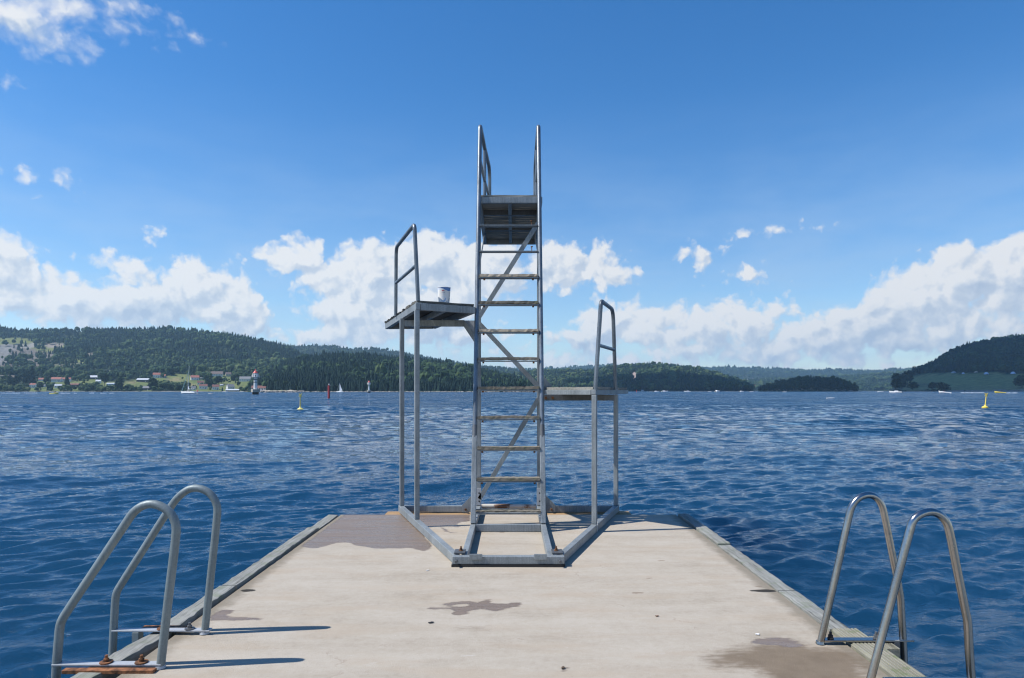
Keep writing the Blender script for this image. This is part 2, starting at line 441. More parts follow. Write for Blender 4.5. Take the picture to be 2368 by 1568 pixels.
dock = thing('dock', (0, 5, 0), 'pale concrete bathing dock edged with weathered grey timber, carrying the diving tower', 'dock')
def make_slab():
    xs = np.linspace(DX0, DX1, 203); ys = np.concatenate([np.linspace(-3, 3.1, 12), np.linspace(3.15, DY1, 262)])
    X, Y = np.meshgrid(xs, ys)
    Z = .004*(fbm(X*1.3, Y*1.3, 3)-.5)
    z11 = lambda p: [dpt(664.5+.15862*a, 1126.8+.15862*b) for a, b in p]
    zc = lambda p: [dpt(809+.36605*a, 1155.7+.36605*b) for a, b in p]
    zd = lambda p: [dpt(1155.7+.41486*a, 1386.9+.41486*b) for a, b in p]
    z8 = lambda p: [dpt(57.8+.31725*a, 1098+.31725*b) for a, b in p]
    z7 = lambda p: [dpt(866.8+.26842*a, 924.6+.26842*b) for a, b in p]
    wet = poly_sd(X, Y, z11([(200,860),(330,888),(420,886),(560,855),(700,815),(830,800),(930,815),(1000,850),(1150,870),(1250,890),(1500,890),(1640,890),(1760,880),(1900,908),(2000,925),(2090,890),(2110,850),(2000,720),(2040,585),(2200,572),(2300,550),(2368,545),(2368,380),(860,380)]))
    for p in (zc([(485,690),(500,675),(640,681),(655,676),(575,663),(640,645),(760,640),(800,650),(850,632),(890,628),(885,650),(930,655),(1000,660),(1020,648),(1080,648),(1065,668),(1080,672),(980,690),(920,706),(870,700),(850,690),(790,692),(740,705),(750,720),(690,731),(640,726),(655,705),(650,695),(600,688)]),
              z8([(1340,1040),(1400,1000),(1430,985),(1520,985),(1515,1000),(1470,1020),(1500,1035),(1600,1036),(1750,1045),(1700,1055),(1560,1061),(1420,1062),(1340,1064)]),
              z7([(380,985),(820,985),(820,1045),(740,1050),(700,1075),(590,1085),(470,1100)]), z7([(560,1095),(600,1105),(640,1135),(710,1147),(650,1148),(600,1130)]),
              z7([(590,1080),(680,1060),(740,1095),(700,1098)]), zc([(1325,1070),(1345,1055),(1375,1062),(1365,1075),(1340,1080)])):
        wet = np.maximum(wet, poly_sd(X, Y, p))
    dry = poly_sd(X, Y, zc([(640,672),(680,660),(740,657),(755,664),(720,672)]))
    wet = np.minimum(wet, -dry)
    brown = poly_sd(X, Y, zd([(1110,330),(1180,290),(1290,265),(1400,240),(1440,218),(1560,212),(1640,225),(1760,250),(1870,262),(2000,290),(2080,350),(2100,520),(1560,520),(1400,400),(1320,385),(1200,395)]))
    brown = np.maximum(brown, poly_sd(X, Y, zc([(690,808),(760,805),(850,808),(900,815),(850,821),(740,818)]))*1.0)
    wet = np.maximum(wet, np.minimum(poly_sd(X, Y, zd([(1400,240),(1440,214),(1560,208),(1640,222),(1700,260),(1600,262),(1480,250)])), .02))
    hole = np.maximum(.055-np.hypot((X+1.985), (Y-5.03)*1.6), .075-np.hypot((X-1.885)*.75, (Y-5.02)*2.2))
    V = np.stack([X, Y, Z], -1).reshape(-1, 3); F = grid_faces(*X.shape)
    o = big_mesh('slab', V, F, M['dock'], {'wet': ('FLOAT', np.clip(wet, -.3, .3)), 'brown': ('FLOAT', np.clip(brown, -.5, .5)), 'hole': ('FLOAT', hole)})
    bm = bmesh.new(); bm.from_mesh(o.data)
    be = [e for e in bm.edges if e.is_boundary]
    r = bmesh.ops.extrude_edge_only(bm, edges=be)
    vv = [g for g in r['geom'] if isinstance(g, bmesh.types.BMVert)]
    for v in vv: v.co.z = -.75
    bmesh.ops.holes_fill(bm, edges=[g for g in r['geom'] if isinstance(g, bmesh.types.BMEdge)], sides=0)
    bm.to_mesh(o.data); bm.free()
    for v in o.data.vertices: v.co.y -= 5
    o.parent = dock
make_slab(); OFF[dock.name] = Vector((0, 5, 0))

def timber(x0, x1, y0, y1, z0, z1, seed, mat='wood_grey', jit=.004, skew=0.0):
    r = random.Random(seed); n = max(2, int((y1-y0)/.06))
    b = MB().beam(((x0+x1)/2+skew, y0, (z0+z1)/2), ((x0+x1)/2, y1, (z0+z1)/2), x1-x0, z1-z0, seg=n, jit=jit, rnd=r)
    return b.build('edge_beam', M[mat], dock, bevel=.004)
for i, (y0, y1, dx, dz) in enumerate([(2.6, 4.16, -.022, -.004), (4.17, 5.07, -.012, .012), (5.08, 6.33, .0, .014), (6.34, 7.25, -.008, .010), (7.26, 8.04, .0, -.002)]):
    timber(-2.20+dx, -2.082+dx, y0, y1, -.24, .012+dz, 10+i, skew=-.18 if i == 0 else 0)
timber(1.995, 2.115, 6.50, 8.06, -.22, .020, 21); timber(1.992, 2.115, 5.02, 6.49, -.22, .006, 22); timber(1.990, 2.118, 4.20, 5.01, -.22, .008, 23)
def grooved(x0, x1, y0, y1, z0, z1, name='grooved_board'):
    n = 7; w = (x1-x0)/n; poly = [(x0, y0, z0), (x1, y0, z0)]
    for k in range(n):
        xr = x1-k*w; poly += [(xr, y0, z1), (xr-w*.58, y0, z1), (xr-w*.62, y0, z1-.009), (xr-w*.98, y0, z1-.009)]
    MB().prism(poly, (0, y1-y0, 0)).build(name, M['wood_groove'], dock, bevel=.0015)
grooved(1.995, 2.150, 1.6, 4.19, -.05, .016)
grooved(2.155, 2.235, 3.86, 4.06, -.05, .014)
for yb in (4.6, 5.6, 6.9, 7.7):
    pass

# ------------------------------------------------------------------ diving tower
tower = thing('diving_tower', (-.04, 7.2, 0), 'galvanised steel diving tower with a central ladder and three jumping platforms at the dock end', 'diving tower')
G = M['galv']; T = tower
def part(mb, name, mat=G, parent=T, **k): return mb.build(name, mat, parent, **k)
fb = part(MB().box((-.508, 5.70, .022), (.447, 5.765, .088)), 'front_beam', bevel=.005)
part(MB().box((-.515, 5.69, .001), (.452, 5.78, .020)), 'rubber_strip', M['rubber'], fb)
for xa, xb in ((-.362, -.252), (.186, .296)):
    part(MB().prism([(xa,5.697,.112),(xb,5.697,.112),(xb,5.697,.075),(xb-.012,5.697,.064),(xa+.012,5.697,.064),(xa,5.697,.075)], (0,-.012,0)), 'lug', G, fb, bevel=.002)
for x in (-.472, .408):
    part(MB().tube([(x, 5.705, .052), (x, 5.655, .052)], .011, 10), 'pin', M['galv_dark'], fb)
for xa, xb, bx in ((-.50, -.405, -.445), (.345, .44, .385)):
    pl = part(MB().box((xa, 5.775, .092), (xb, 5.91, .104)), 'joint_plate', M['galv_dark'], bevel=.002)
    part(MB().lathe([(.020,.104),(.020,.109),(.012,.110),(.012,.126),(.007,.127),(.007,.142)], 8, (bx, 5.85, 0)), 'bolt', M['rust'], pl)
part(MB().beam((-.475, 5.775, .047), (-1.372, 8.27, .047), .06, .078), 'side_beam', bevel=.005)
part(MB().beam((.412, 5.775, .047), (1.300, 8.31, .047), .06, .078), 'side_beam', bevel=.005)
for x in (-.412, .333): part(MB().box((x-.027, 5.768, .006), (x+.027, 8.34, .083)), 'runner_beam', bevel=.005)
part(MB().box((-.382, 7.10, .004), (.304, 7.15, .080)), 'cross_beam', bevel=.004)
bl = part(MB().box((-1.34, 8.255, .004), (-.60, 8.31, .078)), 'back_beam', M['galv'], bevel=.004)
br_ = part(MB().box((.50, 8.265, .004), (1.27, 8.32, .078)), 'back_beam', M['galv'], bevel=.004)
part(MB().prism([(-.615,8.243,.004),(-.445,8.243,.004),(-.445,8.243,.215),(-.49,8.243,.215),(-.615,8.243,.088)], (0,.01,0)), 'gusset_plate', G)
part(MB().prism([(.535,8.253,.004),(.365,8.253,.004),(.365,8.253,.215),(.41,8.253,.215),(.535,8.253,.088)], (0,.01,0)), 'gusset_plate', G)
for x, y in ((-.57, 8.24), (.485, 8.25)): part(MB().tube([(x, y+.005, .04), (x, y-.035, .04)], .013, 10), 'pin', M['rust'])
part(MB().tube([(-.38, 8.37, .055), (.302, 8.37, .055)], .030, 16), 'roller_pipe', M['rust_pipe'], smooth=True)
part(MB().beam((-1.55, 8.255, -.035), (1.46, 8.255, -.035), .25, .05, seg=30, jit=.003), 'sleeper_board', M['wood_orange'])
# posts
def post(x, y, z0, z1, ang, name='post'):
    a = math.radians(ang); up = (math.sin(a), math.cos(a), 0)
    return part(MB().beam((x, y, z0), (x, y, z1), .052, .052, up=up), name, G, bevel=.005)
post(-1.045, 7.37, .087, 2.384, -19.5); post(-1.352, 8.235, .087, 2.384, -19.5)
post(.874, 7.11, .087, 1.452, 19.5); post(1.282, 8.27, .087, 1.452, 19.5)
for x in (-.409, .335):
    p = post(x, 8.275, .085, 3.786, 0)
    mp = part(MB().box((x-.03, 8.236, .09), (x+.03, 8.247, .30)), 'mounting_plate', M['white_bar'], p, bevel=.002)
    for z in (.14, .24): part(MB().tube([(x+.006, 8.237, z), (x+.006, 8.230, z)], .010, 10), 'bolt', M['rubber'], p)  # black discs put in for the dark of the plate's two holes
def flat(a, b, w, th, name='brace'):
    a = Vector(a); b = Vector(b)
    o = part(MB().beam(a, b, w, th, up=(0, -1, 0)).beam(a+Vector((0,.03,.02)), b+Vector((0,.03,.02)), .006, .05, up=(0,-1,0)), name, G, bevel=.002)
    return o
flat((.322, 8.24, 3.56), (-.40, 8.24, 2.41), .056, .008); flat((-.40, 8.24, 2.32), (.325, 8.24, 1.545), .056, .008); flat((.325, 8.24, 1.40), (-.40, 8.24, .165), .056, .008)
# stringers run up the ladder and on into the top handrail
def sy(z): return 7.125+.27*(z-.08)
for sgn, xb, xt, xm, xf in ((-1, -.412, -.400, -.375, -.335), (1, .333, .331, .336, .344)):
    lo = part(MB().beam((xb, sy(.085), .085), (xb+(xt-xb)*.2, sy(1.0), 1.0), .056, .056, up=(0, 1, 0)), 'stringer', G, bevel=.006)
    x1 = xb+(xt-xb)*.2
    path = fillet([(x1, sy(.99), .99), (xt, sy(4.82), 4.82), (xm, 9.2, 4.82), (xf, 9.98, 4.81), (xf, 10.06, 3.88)], [.075, .9, .20], 10)
    hr = part(MB().tube(path, .0265, 18), 'handrail', M['galv_round'], smooth=True)
    part(MB().tube([(x1-.0002, sy(.985), .985), (x1, sy(1.12), 1.12)], [.0295, .0268], 18), 'sleeve', M['galv_dark'], hr, smooth=True)
    part(MB().tube([(xm, 9.2, 3.88), (xm, 9.2, 4.81)], .0225, 14), 'rail_post', M['galv_round'], hr, smooth=True)
    part(MB().tube([(xt, sy(4.37), 4.37), (xm, 9.2, 4.37), (xf, 10.01, 4.37)], .020, 14), 'mid_rail', M['galv_round'], hr, smooth=True)
# rungs
wm = ['wood_rung', 'wood_rung', 'wood_rung', 'wood_rung', 'wood_rung', 'wood_rung', 'wood_pale', 'wood_rung', 'wood_pale']
for k in range(11):
    z = .213+.329*k; y = sy(z)+.012
    fr = MB().beam((-.388, y, z-.026), (.309, y, z-.026), .10, .010)
    o = part(fr, 'rung', M['galv'])
    r = random.Random(90+k)
    if k == 0:
        part(MB().beam((-.385, y-.035, z+.004), (.306, y-.030, z-.002), .034, .018, seg=26, jit=.003, rnd=r).beam((-.385, y+.035, z+.002), (.306, y+.032, z+.004), .022, .018, seg=26, jit=.002, rnd=r), 'tread_board', M['wood_rung'], o, label='split and rotten tread board')
    elif k < 9:
        sag = .004 if k % 2 else -.002
        m1 = (-.04, y, z+sag)
        part(MB().beam((-.378, y, z), m1, .112, .030, seg=12, jit=.0025, rnd=r).beam(m1, (.299, y, z+.002), .112, .030, seg=12, jit=.0025, rnd=r), 'tread_board', M[wm[k]], o)
        for bx in (-.325, .245): part(MB().lathe([(.011, z-.052), (.011, z-.031)], 8, (bx, y-.02, 0)), 'bolt', M['rust'], o)
    else:
        part(MB().lathe([(.005, z-.03), (.005, z+.03), (.013, z+.032), (.013, z+.042)], 8, (.235, y, 0)), 'bolt', M['rust'], o)
# platforms
def platform(P1, P2, P3, P4, ztop, bh, planks_mat, nj=1, pitch=.105, rs=5):
    P = [Vector((*p, ztop-bh/2)) for p in (P1, P2, P3, P4)]
    f = MB()
    for i in range(4):
        a, b = P[i], P[(i+1) % 4]; d = (b-a).normalized()*.025
        f.beam(a+(d if i % 2 == 0 else -d*.999), b-(d if i % 2 == 0 else -d*.999), .050, bh-(.0 if i % 2 == 0 else .003))
    for j in range(nj):
        t = (j+1)/(nj+1); f.beam(P[0].lerp(P[1], t), P[3].lerp(P[2], t), .045, bh*.8)
    fr = part(f, 'platform', G, bevel=.003)
    r = random.Random(rs); L = (P[3]-P[0]).length; n = int(L/pitch); pk = MB()
    for q in range(n):
        t = (q+.5)/n; a = P[0].lerp(P[3], t); b = P[1].lerp(P[2], t); d = (b-a).normalized()
        z = ztop+.0165+r.uniform(-.002, .002)
        a = a+d*r.uniform(-.012, .012)-d*.02; b = b+d*r.uniform(-.02, .014); a.z = b.z = z
        pk.beam(a, b, pitch-.014, .028, seg=6, jit=.0018, rnd=r)
    part(pk, 'planks', planks_mat, fr)
    return fr
tp = platform((-.40, 8.20), (.345, 8.20), (.375, 10.50), (-.42, 10.50), 3.862, .074, M['wood_deck'], 1, .115, 3)
part(MB().box((-.37, 8.76, 3.792), (.32, 8.82, 3.855)), 'cross_beam', M['galv_dark'], tp); part(MB().box((-.37, 9.6, 3.792), (.32, 9.66, 3.855)), 'cross_beam', M['galv_dark'], tp)
for x in (-.405, .340): part(MB().beam((x, 8.30, 3.04), (x, 9.88, 3.785), .008, .055), 'strut', G, bevel=.002)
lp = platform((-1.035, 7.37), (-.452, 7.715), (-1.11, 9.60), (-1.80, 9.66), 2.461, .077, M['wood_dark'], 1, .10, 5)
part(MB().box((-1.325, 8.225, 2.288), (-.585, 8.285, 2.364)), 'cross_beam', G, lp, bevel=.003)
part(MB().beam((-.60, 8.255, 2.345), (-.435, 8.255, 2.10), .055, .07, up=(0, 1, 0)), 'cross_beam_knee', G, lp, bevel=.003)
part(MB().prism([(-.60,8.285,2.365),(-.436,8.285,2.365),(-.436,8.285,2.14)], (0,.008,0)), 'gusset_plate', M['white_bar'], lp)
rp = platform((.868, 7.11), (.385, 7.525), (1.02, 9.40), (1.60, 9.40), 1.507, .053, M['wood_deck'], 1, .115, 8)
part(MB().box((.375, 8.24, 1.376), (1.255, 8.30, 1.448)), 'cross_beam', M['galv_dark'], rp, bevel=.003)  # darker steel stands in for the platform's shade on this beam
for x in (.415, .498): part(MB().tube([(x, 8.238, 1.41), (x, 8.205, 1.41)], .017, 8), 'bolt', M['rust'], rp)
part(MB().prism([(.362,7.56,1.50),(.455,7.58,1.545),(.362,7.56,1.66)], (0,.008,0)), 'gusset_plate', G, rp)
def rail(pts, rad, mid, r=.0225):
    h = part(MB().tube(fillet(pts, rad, 10), r, 16), 'handrail', M['galv_round'], smooth=True)
    part(MB().tube(mid, r*.86, 14), 'mid_rail', M['galv_round'], h, smooth=True)
    for p in (pts[0], pts[-1]): part(MB().lathe([(.034, p[2]), (.034, p[2]+.006)], 12, (p[0], p[1], 0)), 'foot_flange', G, h)
rail([(-1.035, 7.405, 2.462), (-1.077, 7.405, 3.335), (-1.485, 8.60, 3.335), (-1.505, 8.68, 2.462)], [.07, .13], [(-1.056, 7.41, 2.885), (-1.497, 8.64, 2.885)])
rail([(.886, 7.14, 1.508), (.948, 7.14, 2.455), (1.195, 7.93, 2.455), (1.243, 8.05, 1.508)], [.07, .17], [(.918, 7.15, 1.985), (1.222, 7.995, 1.985)])
# thin string hanging from the right post
part(MB().tube([(.905, 7.085, .13), (.903, 7.07, .06), (.90, 7.06, .012), (.86, 7.04, .006), (.80, 7.03, .006)], .0022, 6), 'string', M['paper'])

# ------------------------------------------------------------------ paper cup on the left platform
def make_cup():
    c = thing('paper_cup', (-.775, 7.645, 2.4945), 'large white paper cup with blue wavy band and red emblem on the left platform', 'paper cup')
    n, hN = 120, 70; H = .176; r0, r1 = .0605, .074
    vs = []; fs = []; mi = []
    for i in range(hN+1):
        z = H*i/hN; r = r0+(r1-r0)*i/hN
        for k in range(n): a = 2*math.pi*k/n; vs.append((r*math.cos(a), r*math.sin(a), z))
    def cls(u, v):                                    # u: across the visible front -1..1, v: 0 bottom .. 1 top
        edge = .955-.02*math.sin(u*2) if u < -.55 else (.93-.15/(1+math.exp(-(u-.02)*14))+.025*math.sin(u*7))
        if v > edge: return 1
        if u < -.05 and v > .86-.03*math.sin(u*6): return 4
        if abs(u+.16) < .20 and .725 < v < .765+.03*abs((u+.16)/.2) : return 2
        if abs(u+.16) < .07 and .765 <= v < .80: return 3
        if abs(u+.12) < .30 and .64 < v < .665 and (int((u+2)*40) % 4 != 0): return 3
        if -.26 < u < .02 and (.50 < v < .60) and int((v-.5)*60) % 3 == 0: return 4
        e = ((u+.10)/.46)**2+((v-.235)/.175)**2; ei = ((u+.16)/.33)**2+((v-.26)/.11)**2
        if e < 1: return (5 if ei > 1 and v < .30 else 4 if ei > 1 else 0)
        if .48 < u < .60 and .06 < v < .13: return 3
        e2 = ((u-.98)/.16)**2+((v-.19)/.16)**2
        if e2 < 1: return 3
        if .90 < u and .42 < v < .70 and int(v*30) % 2: return 3
        return 0
    for i in range(hN):
        for k in range(n):
            fs.append((i*n+k, i*n+(k+1) % n, (i+1)*n+(k+1) % n, (i+1)*n+k))
            a = 2*math.pi*(k+.5)/n; fx, fy = math.cos(a), math.sin(a); cen = math.atan2(-1, .10)
            da = (a-cen+math.pi) % (2*math.pi)-math.pi
            mi.append(cls(math.sin(da), (i+.5)/hN) if abs(da) < 1.57 else (1 if (i+.5)/hN > .80+.04*math.sin(da*5) else 0))
    b = MB(); b.v = [Vector(v) for v in vs]; b.f = [list(f) for f in fs]; b.mi = mi
    pm = [M['paper'], paint('print_blue', (.10, .22, .48), .5, var=.05), paint('print_red', (.55, .07, .08), .5), paint('print_dark', (.18, .20, .26), .5), paint('print_pale_blue', (.62, .68, .78), .5), paint('print_bowl_blue', (.30, .43, .62), .5)]
    b.build('cup_body', pm, c, world=False, smooth=True)
    MB().tube([(r1*math.cos(2*math.pi*k/48), r1*math.sin(2*math.pi*k/48), H) for k in range(49)], .0032, 8).build('rim', M['paper'], c, world=False, smooth=True)
    MB().lathe([(r1*.96, H*.985), (r0*.97, .006)], 48).build('inside', M['paper'], c, world=False)
make_cup()

# ------------------------------------------------------------------ bathing ladders
def bladder(name, label, px, far, near, Yf, Yn, r, mat, bar_mat, bars):
    root = thing(name, at(*px(*far[0]), Yf), label, 'bathing ladder')
    zc_ = []
    for path, Y in ((far, Yf), (near, Yn)):
        pts = [at(*px(*p), Y) for p in path]
        h = MB().tube(catmull(pts, 7), r, 20).build('handrail', mat, root, smooth=True)
        zc_.append((h, pts))
        MB().lathe([(r*1.35, .004), (r*1.15, .018)], 18, (pts[0].x, Y, 0)).build('weld_foot', bar_mat, h)
    for (h, pts), Y, (xa, xb) in zip(zc_, (Yf, Yn), bars):
        bar = MB().box((xa, Y-.024, .020), (xb, Y+.024, .031)).build('mounting_bar', bar_mat, root, bevel=.002)
    for k in range(3):
        z = -.28-.26*k
        if z < -.9: continue
        a = zc_[0][1][-1]; b = zc_[1][1][-1]
        MB().box((min(a.x, b.x)-.05, Yn, z-.02), (max(a.x, b.x)+.05, Yf, z+.02)).build('step', bar_mat, root, bevel=.004)
    return root
z8p = lambda a, b: (57.8+.31725*a, 1098+.31725*b)
z9p = lambda a, b: (1675.8+.29956*a, 1097.9+.29956*b)
LL = bladder('bathing_ladder', 'dull grey zinc tube bathing ladder with rusty bolts on the left dock edge', z8p,
   [(1308,1165),(1355,725),(1400,290),(1395,215),(1360,150),(1310,112),(1250,97),(1190,108),(1120,160),(1060,236),(875,525),(690,815),(668,858),(658,915),(640,1250),(622,1600),(615,1800)],
   [(985,1420),(1042,925),(1100,430),(1095,350),(1060,280),(1000,235),(930,213),(860,225),(795,270),(740,345),(512,688),(285,1030),(260,1085),(250,1150),(225,1480),(205,1900),(200,2050)],
   4.13, 3.62, .0225, M['grey_tube'], M['white_bar'], [(-2.455, -1.855), (-2.472, -1.885)])
RL = bladder('bathing_ladder', 'shiny stainless tube bathing ladder on the right dock edge', z9p,
   [(735,1302),(850,800),(962,300),(985,235),(1035,178),(1105,156),(1165,175),(1205,225),(1227,295),(1287,590),(1346,890),(1356,960),(1366,1130),(1378,1330),(1392,1600),(1396,1750)],
   [(1111,1622),(1273,1011),(1435,400),(1462,340),(1520,300),(1590,286),(1650,305),(1698,350),(1726,412),(1792,735),(1858,1060),(1872,1130),(1885,1350),(1905,1640),(1920,2000)],
   3.968, 3.417, .020, M['stainless'], M['stainless'], [(1.84, 2.365), (1.90, 2.40)])
def bolt(root, x, y, z, mat, wr=.030):
    b = MB().lathe([(wr, z), (wr, z+.006), (.014, z+.007), (.014, z+.022), (.008, z+.023), (.008, z+.040)], 10, (x, y, 0))
    b.build('bolt', mat, root)
bolt(LL, -2.155, 4.13, .032, M['rust_orange']); bolt(LL, -1.985, 4.13, .032, M['galv_dark'])
bolt(LL, -2.19, 3.62, .032, M['rust_orange'], .034); bolt(LL, -2.00, 3.62, .032, M['rust'], .034)
MB().box((-2.385, 3.548, -.002), (-1.90, 3.588, .018)).build('rusty_plate', M['rust_orange'], LL, bevel=.002, label='orange rusted steel plate beside the bar')
MB().box((-2.30, 4.158, .012), (-2.03, 4.20, .030)).build('rusty_plate', M['rust_orange'], LL, bevel=.002, label='orange rusted steel plate beside the bar')
MB().box((-2.325, 4.10, -.30), (-2.285, 4.16, .018)).build('bracket', M['grey_tube'], LL, bevel=.002)
bolt(RL, 1.885, 3.968, .032, M['rubber'], .018); bolt(RL, 2.155, 3.968, .032, M['galv_dark'], .018)
MB().box((2.25, 3.94, -.4), (2.28, 3.99, .018)).build('bracket', M['galv_dark'], RL)

# litter lying on the slab
def leaf(name, px, py, size, mat, label, cat, rz):
    X, Y = dpt(px, py); r = random.Random(int(px)); b = MB(); n = 9; ring = []
    for k in range(n):
        a = 2*math.pi*k/n; q = size*.65*(.6+.5*r.random()); ring.append((q*math.cos(a), .55*q*math.sin(a), +.004+.08*size*abs(math.sin(a*1.5))*r.random()))
    b.add([(0, 0, .006)]+ring+[(0, 0, .009)]+[(x, y, z+.003) for x, y, z in ring], [(0, 1+(k+1) % n, 1+k) for k in range(n)]+[(n+1, n+2+k, n+2+(k+1) % n) for k in range(n)]+[(1+k, 1+(k+1) % n, n+2+(k+1) % n, n+2+k) for k in range(n)])
    o = b.build(name, mat); o.location = (X, Y, 0); o.rotation_euler = (0, 0, rz); tag(o, label, cat)
leaf('dead_leaf', 996, 1441, .030, M['dark'], 'small black curled leaf on the slab below the middle puddle', 'leaf', .3)
leaf('dead_leaf', 1302, 1546, .028, M['leafdry'], 'flat dark brown leaf on the slab at the bottom of the photo', 'leaf', 1.2)
leaf('dead_leaf', 1519, 1426, .022, M['rust'], 'tiny reddish brown leaf on the right half of the slab', 'leaf', .1)
leaf('paper_scrap', 988, 1320, .026, M['paper'], 'white paper scrap lying in front of the tower', 'paper scrap', .5)
leaf('paper_scrap', 1751, 1468, .030, M['paper'], 'white paper scrap lying beside the right ladder foot', 'paper scrap', .2)
# ================================================================== hills and forests
class Hill:
    def __init__(s, name, sky, Ys, Yc, e, th, seed, step=4.0, nr=44, amp=.10, base=(.030, .045, .026), zones=()):
        s.sky = np.array(sky, float); s.Ys, s.Yc, s.e, s.th, s.seed, s.amp, s.zones, s.base = Ys, Yc, e, th, seed, amp, zones, base
        s.x0, s.x1 = s.sky[0, 0], s.sky[-1, 0]
        n = int((s.x1-s.x0)/step)+1
        px = np.linspace(s.x0, s.x1, n); t = np.concatenate([[-.05], np.linspace(0, 1, nr)**1.3, [1.1, 1.3, 1.6]])
        PX, T = np.meshgrid(px, t)
        V = s.pos(PX, T); col = s.color(PX, T, V)
        o = big_mesh(name, V.reshape(-1, 3), grid_faces(*PX.shape), M['ground'], {'ground': ('FLOAT_COLOR', np.concatenate([col.reshape(-1, 3), np.ones((col.size//3, 1))], 1))}, smooth=True)
        tag(o, kind='structure'); s.o = o
    def pos(s, px, t):
        px = np.asarray(px, float); t = np.asarray(t, float)
        ysk = np.interp(px, s.sky[:, 0], s.sky[:, 1])
        Hc = np.maximum((HY-ysk)/FX*s.Yc+CAMZ-WZ-.72*s.th, .5)
        tt = np.clip(t, 0, 1)
        g = tt**s.e
        z = WZ+Hc*g
        Y = s.Ys+(s.Yc-s.Ys)*t; X = (px-CX)/FX*Y
        z = z+Hc*s.amp*4*tt*(1-tt)*(fbm(X/170, Y/170, s.seed, 4)-.5)*2+(fbm(X/25, Y/25, s.seed+5, 3)-.5)*3*np.minimum(1, tt*6)*(Hc > 8)
        z = np.where(t < 0, WZ-2.5, z); z = np.where(t > 1, z-(t-1)*Hc*1.2-1.0, z)
        return np.stack([X, Y, z], -1)
    def py(s, P): return HY-(P[..., 2]-CAMZ)/P[..., 1]*FX
    def color(s, px, t, P):
        py = s.py(P); c = np.empty(px.shape+(3,)); c[:] = s.base
        n = fbm(P[..., 0]/30, P[..., 1]/30, s.seed+9, 3)
        for (cx, cy, rx, ry, k, pr) in s.zones:
            d = np.hypot((px-cx)/rx, (py-cy)/ry)+(n-.5)*.7
            w = np.clip((1.08-d)*6, 0, 1)[..., None]; c = c*(1-w)+np.array(k)*w
        return c
    def prob(s, px, P):
        py = s.py(P); p = np.ones(px.shape); n = fbm(P[..., 0]/30, P[..., 1]/30, s.seed+9, 3)
        for (cx, cy, rx, ry, k, pr) in s.zones:
            d = np.hypot((px-cx)/rx, (py-cy)/ry)+(n-.5)*.7
            p = np.where(d < 1.0, pr, p)
        return p
    def find(s, px, py):
        t = np.linspace(0, 1, 400); P = s.pos(np.full(400, float(px)), t); y = s.py(P)
        i = int(np.argmax(y <= py)) if (y <= py).any() else 399
        return Vector(P[i])

def proto_spruce(rng, ns=6, tiers=3):
    V = []; F = []
    for k in range(tiers):
        z0 = .06+.29*k; z1 = min(1.0, z0+.50) if k < tiers-1 else 1.0; r = .21*(1-.27*k)
        b = len(V)
        for i in range(ns):
            a = 2*math.pi*(i+.5*k)/ns; q = r*rng.uniform(.75, 1.25); V.append((q*math.cos(a), q*math.sin(a), z0+rng.uniform(-.04, .04)))
        V.append((0, 0, z1)); V.append((0, 0, z0+.1))
        for i in range(ns): F.append((b+i, b+(i+1) % ns, b+ns)); F.append((b+(i+1) % ns, b+i, b+ns+1))
    return np.array(V), np.array(F)
def proto_round(rng, lobes=3, sub=1):
    V = []; F = []
    for l in range(lobes):
        bm = bmesh.new(); bmesh.ops.create_icosphere(bm, subdivisions=sub, radius=1)
        r = rng.uniform(.20, .30); a = rng.uniform(0, 6.28); q = 0 if l == 0 else rng.uniform(.10, .22); zc = .62 if l == 0 else rng.uniform(.35, .72)
        b = len(V)
        for v in bm.verts:
            k = rng.uniform(.72, 1.25); V.append((q*math.cos(a)+v.co.x*r*k, q*math.sin(a)+v.co.y*r*k, zc+v.co.z*r*1.25*k))
        for f in bm.faces: F.append(tuple(v.index+b for v in f.verts))
        bm.free()
    return np.array(V), np.array(F)
def proto_twig(rng, n=26):
    # crown built of loose leaf clumps: small tilted triangles through the volume
    V = []; F = []
    for i in range(n):
        z = rng.uniform(.16, 1.0); rr = .27*math.sin(math.pi*min(1, (z-.05)/.98))**.7; a = rng.uniform(0, 6.28); q = rr*math.sqrt(rng.uniform(.15, 1))
        c = np.array([q*math.cos(a), q*math.sin(a), z]); b = len(V)
        for k in range(3): V.append(tuple(c+rng.normal(0, .075, 3)))
        V.append(tuple(c+np.array([0, 0, .06])))
        F += [(b, b+1, b+2), (b, b+1, b+3), (b+1, b+2, b+3), (b+2, b, b+3)]
    return np.array(V), np.array(F)
PR = {'spruce': [proto_spruce(RNG, 6, 3) for _ in range(5)], 'spruce_lo': [proto_spruce(RNG, 4, 2) for _ in range(4)],
      'round': [np_ for np_ in (proto_round(RNG, 3, 1) for _ in range(5))], 'twig': [proto_twig(RNG, 30) for _ in range(5)]}

